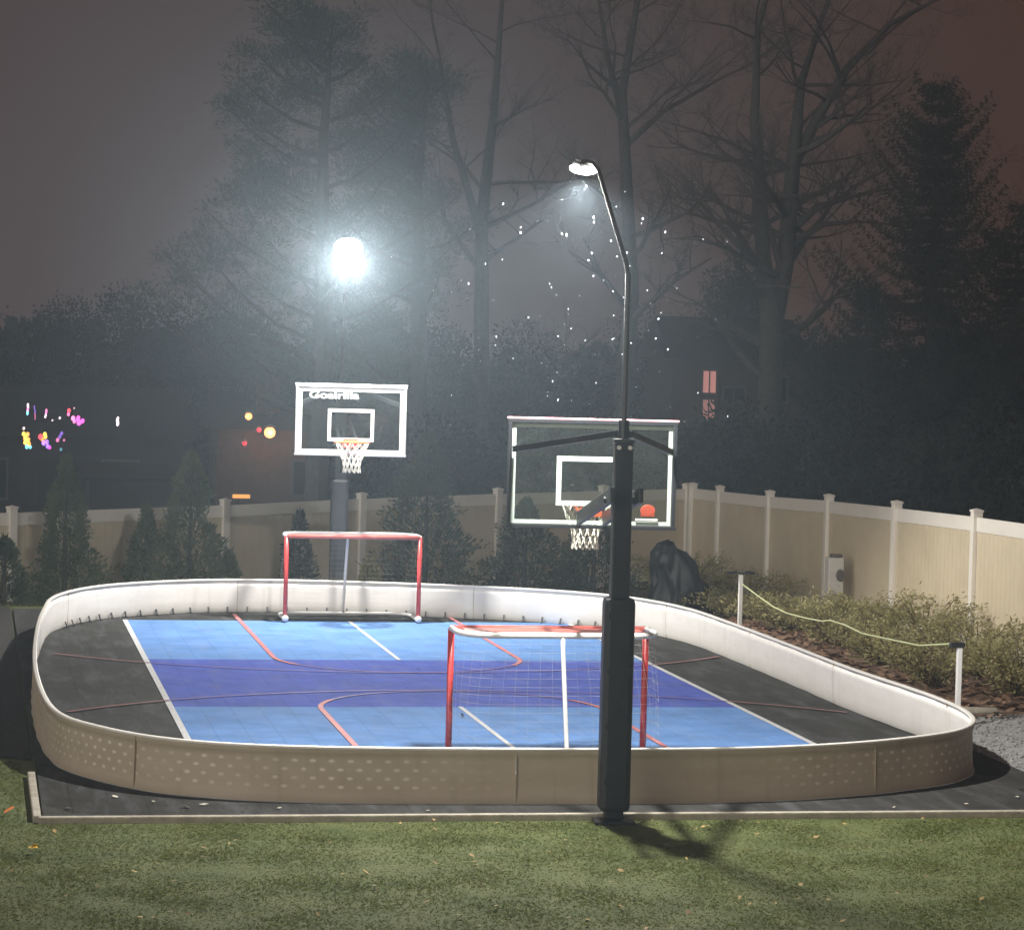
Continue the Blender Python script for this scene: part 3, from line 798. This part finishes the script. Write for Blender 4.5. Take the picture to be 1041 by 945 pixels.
def juniper(label, x, y, h, w):
    z = ground_z(x,y); r = thing('hedge_shrub', label, 'shrub', (x,y,z), rnd.uniform(0,6), 'sprawling shrubs along the right fence')
    st_ = MB(); lv = MB()
    for i in range(46):
        a = rnd.uniform(0,2*PI); L_ = w*rnd.uniform(.5,1.1); hh = h*rnd.uniform(.55,1.15)
        pts = []
        for k_ in range(7):
            t_ = k_/6; pts.append(Vector((math.cos(a)*L_*t_**.9, math.sin(a)*L_*t_**.9, hh*math.sin(min(1.9, t_*1.75))*.95 + .02)))
        st_.tube(pts, [.010*(1-.8*k_/6) for k_ in range(7)], 4, cap=False)
        for k_ in range(75):
            t_ = rnd.uniform(.15,1); f = t_*6; ii = min(5,int(f)); p = pts[ii].lerp(pts[ii+1], f-ii)
            p = p + Vector((rnd.gauss(0,.05), rnd.gauss(0,.05), rnd.gauss(0,.045)))
            leafcard(lv, p, (math.cos(a)+rnd.gauss(0,.7), math.sin(a)+rnd.gauss(0,.7), rnd.gauss(.5,.6)), rnd.uniform(.035,.08), rnd.uniform(.006,.014))
    st_.build('stems', M['hedge_dark'], r); lv.build('foliage', M['hedge'], r)
spots = [(6.7,14.4,.75,.9,'small hedge shrub farthest back, right of the tarp bundle'),
 (6.0,11.6,.95,.95,'leafy hedge shrub just right of the black tarp bundle'),
 (6.9,11.0,.7,.9,'hedge shrub against the fence between the tarp bundle and the utility box'),
 (6.2,9.0,.42,.95,'hedge shrub in front and left of the utility box'),
 (6.9,7.2,.40,.8,'hedge shrub against the fence just right of the utility box'),
 (6.2,6.5,.45,.9,'hedge shrub right behind the farther white rope post'),
 (6.9,5.0,.66,.9,'tall hedge shrub against the second fence panel right of the utility box'),
 (6.1,4.2,.6,.9,'hedge shrub behind the lowest sag of the rope'),
 (6.9,2.9,.85,.9,'hedge shrub at the foot of the fence, left of the rightmost fence post in view'),
 (6.0,2.0,.62,.9,'hedge shrub behind the raised middle kink of the rope'),
 (6.8,.6,.8,.9,'hedge shrub below the rightmost fence post in view'),
 (5.9,-.3,.65,.8,'low hedge shrub behind the near half of the rope'),
 (6.6,-1.2,.7,.85,'nearest hedge shrub, right of the near white rope post at the frame edge')]
for x, y, h, w, l in spots: juniper(l, x, y, h*.82, w)

# ---------------------------------------------------------------- trees
def spruce(label, x, y, h, rad, m='conifer', whorls=46, per=8, droop=.35, ragged=.3, taper=.95):
    z = ground_z(x,y); r = thing('conifer_tree', label, 'conifer', (x,y,z), 0, 'trees beyond the fences')
    MB().tube([(0,0,0),(0,0,h*.5),(.05,0,h*.98)], [.22,.13,.02], 8).build('trunk', M['bark'], r)
    mb = MB()
    for i in range(whorls):
        t = .04 + .95*(i+rnd.random()*.6)/whorls
        Lm = rad*(1-t)**taper + .10
        for k_ in range(per):
            a = rnd.uniform(0,2*PI); L_ = Lm*rnd.uniform(1-ragged*1.6, 1+ragged)
            d = Vector((math.cos(a), math.sin(a), 0)); up = (.55*t - droop*(1-t)*.6)
            nseg = max(3, int(L_/.10))
            for q in range(nseg):
                f = (q+.6)/nseg
                p0 = Vector((0,0,t*h)) + d*L_*f + Vector((0,0,L_*(up*f + .22*f*f - (.18*math.sin(PI*f)))))
                for c in range(16):
                    s_ = rnd.choice((-1,1)); side = Vector((-d.y, d.x, 0))*s_
                    dd = d*.8 + side*rnd.uniform(.1,.9) + Vector((0,0,rnd.uniform(-.9,.15)))
                    p = p0 + side*abs(rnd.gauss(0,.09)) + Vector((0,0,rnd.uniform(-.10,.02)))
                    leafcard(mb, p, dd, rnd.uniform(.06,.15)*(1.15-.4*f), rnd.uniform(.010,.022))
    mb.build('crown', M[m], r)
    return r
def white_pine(label, x, y, h, rad):
    z = ground_z(x,y); r = thing('pine_tree', label, 'pine', (x,y,z), 0, 'trees beyond the fences')
    tk = MB(); tk.tube([(0,0,0),(.1,0,h*.4),(0,.1,h*.75),(.15,0,h*.99)], [.30,.22,.12,.02], 8)
    mb = MB()
    for i in range(34):
        t = .22 + .77*(i+rnd.random())/34; a = rnd.uniform(0,2*PI)
        if i % 3 == 0: a = PI + rnd.uniform(-.6,.6)
        L_ = rad*(1-t*.72)*rnd.uniform(.45,1.1)
        d = Vector((math.cos(a), math.sin(a), 0)); b0 = Vector((0,0,t*h))
        pts = [b0 + d*L_*f + Vector((0,0,L_*(.15*f+.45*f*f))) for f in (0,.35,.7,1)]
        tk.tube(pts, [.06,.045,.03,.01], 5, cap=False)
        for q in range(17):
            f = rnd.uniform(.15,1.05); c = b0 + d*L_*f + Vector((0,0,L_*(.15*f+.45*f*f))) + Vector((rnd.gauss(0,.25),rnd.gauss(0,.25),rnd.gauss(0,.12)))
            for k_ in range(70):
                o_ = Vector((rnd.gauss(0,1),rnd.gauss(0,1),rnd.gauss(0,.6)))
                leafcard(mb, c + o_*.16, o_+Vector((0,0,.9)), rnd.uniform(.09,.20), rnd.uniform(.008,.018))
    tk.build('trunk', M['bark'], r); mb.build('crown', M['pine'], r)
    return r
def dense_tree(label, x, y, h, w, n_=22000, m='dense'):
    z = ground_z(x,y); r = thing('dense_tree', label, 'tree', (x,y,z), 0, 'trees beyond the fences')
    MB().tube([(0,0,0),(.1,0,h*.35),(0,.1,h*.8)], [.22,.16,.05], 7).build('trunk', M['bark'], r)
    mb = MB(); lobes = []
    for i in range(16):
        t = rnd.uniform(.06,1); rr = w*(1-.62*t**1.6)
        a = rnd.uniform(0,2*PI); q = rr*rnd.uniform(.2,.8)
        lobes.append((Vector((math.cos(a)*q, math.sin(a)*q, h*t*.86)), w*rnd.uniform(.30,.55)))
    for i in range(n_):
        c, s = rnd.choice(lobes); o_ = Vector((rnd.gauss(0,1),rnd.gauss(0,1),rnd.gauss(0,1)))
        o_ = o_.normalized()*s*rnd.random()**.4*(1+.5*noise.noise(o_*1.3+c))
        leafcard(mb, c+o_, o_+Vector((0,0,rnd.uniform(-.6,.6))), rnd.uniform(.06,.14), rnd.uniform(.018,.038))
    mb.build('crown', M[m], r)
    return r
def bare_tree(label, x, y, stems, tw=5, seed=1):
    rg = random.Random(seed)
    z = ground_z(x,y); r = thing('bare_tree', label, 'tree', (x,y,z), 0, 'trees beyond the fences')
    tk = MB(); cr = MB()
    def twig(p, d, L_, rad, lev):
        n_ = 5; pts = [p]; rr = [rad]; d = d.normalized()
        for i in range(n_):
            d = (d + Vector((rg.gauss(0,.13), rg.gauss(0,.13), rg.gauss(.035,.10)))).normalized()
            pts.append(pts[-1] + d*L_/n_); rr.append(rad*(1-.75*(i+1)/n_))
        (tk if lev == 0 else cr).tube(pts, rr, 6 if lev < 2 else 3, cap=False)
        if lev < 4:
            for q in range([7,6,5,4][lev]):
                f = rg.uniform(.25,1)*n_; i = min(n_-1, int(f)); b = pts[i].lerp(pts[i+1], f-i)
                dd = (pts[i+1]-pts[i]).normalized()
                s_ = Vector((rg.gauss(0,1), rg.gauss(0,1)*.7, rg.gauss(.25,.6))).normalized()
                twig(b, dd*.75+s_*.75, L_*rg.uniform(.32,.58), max(.005, rr[i]*.55), lev+1)
    for pts in stems:
        P_ = [Vector(p[:3]) for p in pts]; rr = [p[3] for p in pts]
        tk.tube(P_, rr, 9)
        for i in range(1, len(P_)):
            for q in range(3):
                b = P_[i-1].lerp(P_[i], rg.uniform(.2,1)); 
                if b.z < 3.2: continue
                s_ = Vector((rg.choice((-1,1))*rg.uniform(.5,1), rg.gauss(0,.6), rg.uniform(.1,.9)))
                twig(b, s_, rg.uniform(1.8,3.4), rr[i]*.5, 1)
        d = P_[-1]-P_[-2]; twig(P_[-1], d, 3.2, rr[-1], 1)
    tk.build('trunk', M['bark'], r, smooth=True); cr.build('branches', M['twig'], r)
    return r
# forked bare tree (between the near lamp and the big spruce)
bare_tree('bare tree forking low into two upright stems, left of the big spruce', 13.9, 34.0, [
 [(0,0,0,.34),(0,0,3,.30),(-.05,0,5.6,.28),(-.30,0,6.9,.20),(-.42,0,8.6,.16),(-.62,0,10.2,.12),(-.60,0,12.5,.07)],
 [(0,0,5.4,.26),(.26,0,6.8,.22),(.36,0,8.8,.19),(.40,0,9.6,.17),(.52,0,11.2,.10),(1.0,0,12.8,.06)],
 [(.40,0,9.2,.15),(1.0,.1,10.4,.13),(1.7,.1,11.6,.10),(2.7,0,12.7,.07),(3.6,0,13.2,.05)],
 [(.36,0,7.6,.11),(1.0,0,8.2,.09),(1.9,0,8.5,.05)],
 [(.34,0,7.3,.10),(1.2,0,7.8,.07),(2.1,0,7.9,.04)]], seed=3)
bare_tree('tall thin bare tree just right of the near lamp', 10.6, 36.0, [
 [(0,0,0,.26),(.1,0,3.5,.23),(.25,0,6.0,.19),(.05,0,8.5,.16),(-.15,0,11.0,.12),(.2,0,13.5,.07)],
 [(-.1,0,10.4,.10),(-.5,.1,11.8,.07),(-.8,0,13.2,.04)],
 [(-.05,0,9.7,.09),(.9,0,10.6,.06),(1.9,0,11.2,.04)]], seed=9)
bare_tree('hazy bare tree above and left of the near lamp', 7.75, 40.0, [
 [(0,0,0,.26),(.1,0,4,.22),(.0,0,8,.17),(.25,0,11,.11),(.4,0,14,.05)],
 [(.0,0,7.6,.12),(-.8,0,10,.08),(-1.3,0,12.5,.04)]], seed=14)
spruce('big dark spruce with a ragged blunt top at the right of the picture', 16.5, 30.0, 10.9, 3.3, whorls=52, per=9, ragged=.38, taper=.62)
spruce('spruce at the right edge leaning on the flank of the big ragged one', 18.9, 31.0, 8.3, 2.7, whorls=40, per=8, ragged=.4, taper=.75)
spruce('lower pointed conifer left of the big ragged spruce', 14.6, 29.0, 6.1, 2.4, whorls=34, per=8, ragged=.35, taper=.8)
white_pine('tall hazy pine with plumed limbs behind the far dazzling lamp', 2.6, 32.0, 12.1, 4.6)
white_pine('second hazy pine right of the tall plumed one', 5.6, 37.0, 11.6, 3.9)
dn = [(-5.6,44,6.0,2.6,'dark rounded tree at the far left edge'), (-3.0,43,6.4,2.3,'dark rounded tree above the coloured lights'), (-.9,45,7.2,2.4,'taller dark tree between the coloured lights and the orange porch lamp'),
 (1.3,46,5.9,2.3,'dark tree behind the house with the orange porch lamp'), (3.9,42,5.6,2.1,'dark tree behind the far backboard'), (6.3,40,5.9,2.3,'dark tree between the two backboards'),
 (8.8,41,5.4,2.2,'dark tree behind the left half of the near backboard'), (11.2,41,5.6,2.2,'dark tree behind the mast of the near lamp'), (13.6,43,6.6,2.3,'dark tree behind the pinkish lit window'),
 (15.3,42,7.6,1.9,'dark tree behind the foot of the forked bare tree'), (17.6,40,5.4,2.5,'dark tree behind the big spruce'), (20.3,38,6.0,2.6,'dark tree at the far right edge')]
for x, y, h, w, l in dn: dense_tree(l, x, y, h, w)
# lower dark undergrowth trees just beyond the fences
for x, y, h, w, l in [(9.6,22,3.0,1.9,'low dark tree rising right behind the far corner of the fence'), (11.2,20,3.3,2.0,'low dark tree behind the middle of the right fence'), (12.4,17,3.2,2.0,'low dark tree behind the near part of the right fence'),
 (7.2,25,2.9,1.9,'low dark tree behind the near backboard'), (4.4,24,2.6,1.7,'low dark tree behind the back fence, right of the far backboard'), (12.9,13,2.8,1.7,'low dark tree at the right frame edge over the fence')]:
    dense_tree(l, x, y, h, w, 16000)
# far wood closing the view
fw = MB()
for i in range(16000):
    x = rnd.uniform(-22, 42); y = rnd.uniform(54, 62); hh = 4.6 + 1.8*noise.noise((x*.22,0,5)) + .9*noise.noise((x*.9,3,1))
    p = Vector((x, y, ground_z(x,y) + hh*rnd.random()**.8))
    leafcard(fw, p, (rnd.gauss(0,1), rnd.gauss(0,1), rnd.gauss(0,1)), rnd.uniform(.4,.9), rnd.uniform(.15,.3))
tag(fw.build('far_wood', M['dense']), 'dark far wood closing off the view', 'woods', kind='stuff')

# ---------------------------------------------------------------- houses far behind
def house(label, x, y, w, d, h, rh, wall, name='house', rz=0, wins=(), chim=None, door=None):
    z = ground_z(x,y)-.05; r = thing(name, label, 'house', (x,y,z), rz, 'houses beyond the fences')
    MB().box((0,0,h/2), (w,d,h)).build('wall', M[wall], r)
    rf = MB(); e = .25; t = .08
    a = [(-w/2-e,-d/2-e,h+.01),(w/2+e,-d/2-e,h+.01),(w/2+e,d/2+e,h+.01),(-w/2-e,d/2+e,h+.01),(-w/2-e*.5,0,h+rh),(w/2+e*.5,0,h+rh)]
    rf.v += a; rf.f += [(0,1,5,4),(2,3,4,5),(0,4,3),(1,2,5),(3,2,1,0)]
    ro = rf.build('roof', M['roof'], r)
    if chim: MB().box((chim[0], chim[1], h+rh*.4+chim[2]/2), (.55,.45,chim[2]), bev=.01).build('chimney', M['wall_brick'], ro)
    for (wx, wz, ww, wh, pm) in wins:
        f = MB(); yy = -d/2-.02
        for s in (-1,1): f.box((wx+s*(ww/2+.03), yy, wz), (.06,.06,wh+.12)); f.box((wx, yy, wz+s*(wh/2+.03)), (ww-.002,.058,.058))
        f.box((wx, yy+.004, wz), (.03,.04,wh-.004))
        fo = f.build('window', M['trim'], r)
        MB().box((wx, yy+.016, wz), (ww-.004,.012,wh-.004)).build('pane', M[pm], fo)
    if door: MB().box((door[0], -d/2-.02, 1.0), (.9,.05,2.0), bev=.01).build('door', M['trim'] if door[1] else M['roof'], r)
    return r
house('dark low house behind the coloured lights at the left', -3.1, 38.2, 6.0, 4.0, 2.5, 1.2, 'wall_dark', wins=[(-1.6,1.5,.8,.9,'pane'),(1.5,1.5,.8,.9,'pane')], door=(0,0))
house('small brick house lit by the orange porch lamp, left of the far backboard', 2.0, 37.2, 2.6, 2.4, 2.75, .9, 'wall_brick', wins=[(.85,1.6,.6,.8,'pane')], chim=(-.05,-.6,.9))
house('mauve house with a lit pinkish window, right of the near backboard', 13.9, 38.5, 3.4, 3.0, 4.6, 1.1, 'wall_stucco', wins=[(-.75,4.05,.34,.55,'lit_pink'),(-.75,3.35,.32,.5,'lit_pink_dim'),(-.1,3.75,.5,.3,'pane'),(1.0,3.9,.55,.6,'pane'),(.95,2.2,.6,.8,'pane')])
sh = thing('shed', 'dark low shed just beyond the left part of the back fence', 'shed', (-1.45, 33, ground_z(-1.45,33)))
MB().box((0,0,.75), (2.1,1.6,1.5)).build('wall', M['wall_dark'], sh)
s_ = MB(); s_.v += [(-1.2,-.95,1.5),(1.2,-.95,1.5),(1.2,.95,1.75),(-1.2,.95,1.75),(-1.2,-.95,1.58),(1.2,-.95,1.58),(1.2,.95,1.83),(-1.2,.95,1.83)]; s_.f += [(3,2,1,0),(4,5,6,7),(0,1,5,4),(1,2,6,5),(2,3,7,6),(3,0,4,7)]
s_.build('roof', M['roof'], sh)

def glow_lamp(name, label, loc, r_, m, pw=0, col=(1,.5,.2)):
    t_ = thing(name, label, 'lamp', loc, 0, 'lit lamps on the house left of the far backboard')
    MB().ball((0,0,0), r_, 2).build('bulb', M[m], t_, smooth=True)
    b = MB(); b.box((0,.16,.02), (.10,.28,.04), bev=.005); b.lathe([(.001,r_+.06),(r_*.8,r_+.02),(r_*1.05,r_-.01)], 16); b.build('bracket', M['alu'], t_)
    if pw:
        la = bpy.data.lights.new('bulb_light', 'POINT'); la.energy = pw; la.color = col; la.shadow_soft_size = .08
        lo = bpy.data.objects.new('bulb_light', la); C.objects.link(lo); lo.parent = t_; lo.location = (0,-r_-.12,0)
glow_lamp('porch_lamp', 'bright orange porch lamp on the brick house left of the far backboard', (1.92,35.7,1.60), .14, 'porch', 9)
glow_lamp('wall_lamp', 'smaller warm wall lamp up and left of the bright orange porch lamp', (1.40,35.7,1.98), .09, 'porch2', 3)
glow_lamp('red_lamp', 'red bulb below the smaller warm wall lamp', (1.32,35.7,1.33), .055, 'redbulb')
glow_lamp('red_lamp', 'red bulb right beside the bright orange porch lamp', (1.66,35.7,1.66), .055, 'redbulb')
ab = thing('amber_lamp', 'low amber strip light just above the back fence, left of the far backboard', 'lamp', (1.24,35.4,.04))
MB().box((0,0,.03), (.42,.06,.09), bev=.02).build('strip', M['amber'], ab); MB().box((0,.045,.03), (.46,.03,.13)).build('housing', M['alu'], ab)
MB().box((0,.03,-.4), (.05,.05,.72)).build('stake', M['alu'], ab)

EM = {}
def em(c, s):
    k_ = (c, s)
    if k_ not in EM: EM[k_] = emis('christmas_bulb', c, s*.5)
    return EM[k_]
PK, WH, CY, RD, YL, PU, OR, MG = (1,.25,.55), (1,.80,.85), (.25,.85,1), (1,.06,.10), (1,.75,.12), (.40,.20,1), (1,.40,.08), (1,.10,.75)
def strand(label, x, z, bulbs, y=35.2):
    t_ = thing('light_strand', label, 'christmas lights', (x, y, z), 0, 'coloured christmas lights at the house on the left')
    w_ = MB().tube([(b[0], .01, b[1]) for b in bulbs] if len(bulbs) > 1 else [(0,.01,-.05),(0,.01,.05)], .006, 4)
    w_.build('wire', M['pole_black'], t_)
    groups = {}
    for (bx, bz, r_, c, s) in bulbs: groups.setdefault((c, s), MB()).ball((bx, 0, bz), r_, 1, (1,1,1.25))
    for (c, s), mb in groups.items(): mb.build('bulbs', em(c, s), t_, smooth=True)
def col(n_, h, r_, cs, s=3.0, dx=0.0): return [(dx*i/n_+rnd.uniform(-.01,.01), -h*i/n_, r_, cs[min(len(cs)-1, int(i/n_*len(cs)))], s) for i in range(n_)]
strand('hanging light strand, pink above pale blue, farthest left in the upper row', -3.84, 2.16, col(6,.26,.028,[WH,PK,CY],2.2))
strand('thin dim purple hanging strand, second from the left in the upper row', -3.68, 2.12, col(7,.34,.016,[PU,PK],1.1,.03))
strand('pink hanging strand, third from the left in the upper row', -3.40, 2.04, col(5,.20,.026,[PK,WH],1.8,-.03))
strand('two small white bulbs between the pink strands', -3.26, 1.80, [(0,0,.024,WH,1.0),(.17,.06,.030,WH,1.4)])
strand('red and pink cluster at the right of the upper row', -2.88, 2.04, [(0,0,.045,RD,2.6),(-.01,-.09,.04,PK,1.4),(.12,.06,.02,WH,.8),(.10,-.18,.055,PK,2.0),(.22,-.17,.05,MG,2.4),(.24,-.28,.06,MG,2.6),(.32,-.24,.05,MG,2.2),(.13,-.26,.04,PK,1.5),(.18,-.22,.03,PU,1.2)])
strand('lone pinkish white strand right of the other coloured lights', -1.74, 1.88, col(5,.18,.034,[WH],2.4))
strand('orange and yellow cluster with a cyan foot, farthest left in the lower row', -3.92, 1.60, [(0,0,.034,WH,1.3),(.0,-.13,.05,YL,1.6),(.09,-.14,.05,OR,2.0),(.04,-.23,.055,OR,2.4),(.11,-.27,.05,OR,2.2),(.04,-.33,.05,YL,2.0),(.13,-.37,.05,OR,1.8),(.08,-.43,.05,CY,1.4),(.16,-.44,.04,CY,1.2)])
strand('red, yellow and purple cluster in the middle of the lower row', -3.53, 1.47, [(0,-.06,.06,RD,2.4),(.10,.0,.05,YL,1.5),(.12,-.06,.045,YL,1.6),(.05,-.12,.05,OR,1.2),(.08,-.20,.06,PU,2.0),(.15,-.18,.05,PU,1.6),(.17,-.28,.05,PU,1.6),(.22,-.31,.04,MG,1.2)])
strand('dim blue and pink cluster at the right of the lower row', -3.08, 1.42, [(.04,.08,.04,PU,.7),(0,.0,.04,PU,.6),(-.05,-.08,.045,PK,1.0),(.10,-.08,.03,PK,.8),(.03,-.30,.035,CY,.3)])

# drizzle lit by the near lamp
dz = MB()
for i in range(130):
    if i < 60: x = -.1+rnd.gauss(0,.55); y = -7.9+rnd.gauss(0,.9); z = rnd.uniform(3.6,5.2)
    else: x = rnd.uniform(-.8,1.5); y = rnd.uniform(-8.4,-4); z = rnd.uniform(3.2,4.9)
    r_ = rnd.choice((.0015,.002,.003,.003,.004,.006))
    dz.ball((x,y,z), r_, 1, (1,1,rnd.uniform(1.2,2.4)))
tag(dz.build('drizzle', M['water_drop'], smooth=True), 'fine drizzle drops sparkling in the beam of the nearer lamp', 'rain', kind='stuff')

# ---------------------------------------------------------------- haze
hz = MB().box((0, 25, 10), (250, 190, 26))
ho = hz.build('haze', bpy.data.materials.new('haze_air')); tag(ho, 'thin damp mist filling the night air', 'haze', kind='stuff')
hm = ho.data.materials[0]; hm.use_nodes = True
N = hm.node_tree.nodes; N.remove(N['Principled BSDF'])
pv = N.new('ShaderNodeVolumePrincipled'); pv.inputs['Color'].default_value = (.66,.84,1.0,1); pv.inputs['Density'].default_value = .0030; pv.inputs['Anisotropy'].default_value = .70
hm.node_tree.links.new(pv.outputs[0], N['Material Output'].inputs['Volume'])

# ---------------------------------------------------------------- sky, sun (an added broad fill from behind the camera, standing in for house light)
SUN_EL, SUN_AZ = R(13), R(226)      # azimuth the light comes from, clockwise from +y
w = bpy.data.worlds.new('World'); sc.world = w; w.use_nodes = True
N = w.node_tree.nodes; L = w.node_tree.links; bg = N['Background']
sky = N.new('ShaderNodeTexSky'); sky.sky_type = 'NISHITA'; sky.sun_disc = False; sky.sun_elevation = SUN_EL; sky.sun_rotation = SUN_AZ
b2 = N.new('ShaderNodeBackground'); tc = N.new('ShaderNodeTexCoord'); sp = N.new('ShaderNodeSeparateXYZ')
L.new(tc.outputs['Generated'], sp.inputs[0])
# town glow on low cloud: mauve to the left of the court, orange brown to the right
mr = N.new('ShaderNodeMapRange'); mr.inputs[1].default_value = -.02; mr.inputs[2].default_value = .40; L.new(sp.outputs['X'], mr.inputs[0])
cr = N.new('ShaderNodeValToRGB'); cr.color_ramp.elements[0].color = (.030,.0180,.0172,1); cr.color_ramp.elements[1].color = (.024,.0075,.0025,1)
e = cr.color_ramp.elements.new(.55); e.color = (.023,.0125,.0105,1)
L.new(mr.outputs[0], cr.inputs[0])
cn = N.new('ShaderNodeTexNoise'); cn.inputs['Scale'].default_value = 3.5; cn.inputs['Detail'].default_value = 5; L.new(tc.outputs['Generated'], cn.inputs['Vector'])
cm = N.new('ShaderNodeMapRange'); cm.inputs[3].default_value = .75; cm.inputs[4].default_value = 1.25; L.new(cn.outputs['Fac'], cm.inputs[0])
L.new(cr.outputs[0], b2.inputs['Color']); L.new(cm.outputs[0], b2.inputs['Strength'])
L.new(sky.outputs[0], bg.inputs['Color']); bg.inputs['Strength'].default_value = .0006
ad = N.new('ShaderNodeAddShader'); L.new(bg.outputs[0], ad.inputs[0]); L.new(b2.outputs[0], ad.inputs[1]); L.new(ad.outputs[0], N['World Output'].inputs['Surface'])
sl = bpy.data.lights.new('sun', 'SUN'); sl.energy = .66; sl.angle = R(45); sl.color = (1,.90,.78)
so = bpy.data.objects.new('sun', sl); C.objects.link(so)
dv = Vector((math.sin(SUN_AZ)*math.cos(SUN_EL), math.cos(SUN_AZ)*math.cos(SUN_EL), math.sin(SUN_EL)))
so.rotation_euler = (-dv).to_track_quat('-Z', 'Y').to_euler(); so.location = dv*60

# ---------------------------------------------------------------- camera
cam = bpy.data.cameras.new('camera'); co = bpy.data.objects.new('camera', cam); C.objects.link(co)
yaw, pit, rol = .1928, -.0427, .0265
f = Vector((math.sin(yaw)*math.cos(pit), math.cos(yaw)*math.cos(pit), math.sin(pit)))
r0 = Vector((math.cos(yaw), -math.sin(yaw), 0)); u0 = r0.cross(f)
rr = r0*math.cos(rol) + u0*math.sin(rol); uu = -r0*math.sin(rol) + u0*math.cos(rol)
mw = Matrix((( rr.x, uu.x, -f.x, -5.1223), (rr.y, uu.y, -f.y, -30.8827), (rr.z, uu.z, -f.z, 3.8243), (0,0,0,1)))
co.matrix_world = mw
cam.sensor_fit = 'HORIZONTAL'; cam.sensor_width = 36; cam.lens = 2819.66/1041*36; cam.clip_end = 1000; cam.clip_start = .1
sc.camera = co
sc.view_settings.view_transform = 'Standard'; sc.view_settings.look = 'None'; sc.view_settings.exposure = 1.15; sc.view_settings.gamma = 1
sc.cycles.volume_bounces = 0; sc.cycles.max_bounces = 6; sc.cycles.transparent_max_bounces = 12
sc.cycles.use_denoising = True
sc.cycles.sample_clamp_indirect = 3
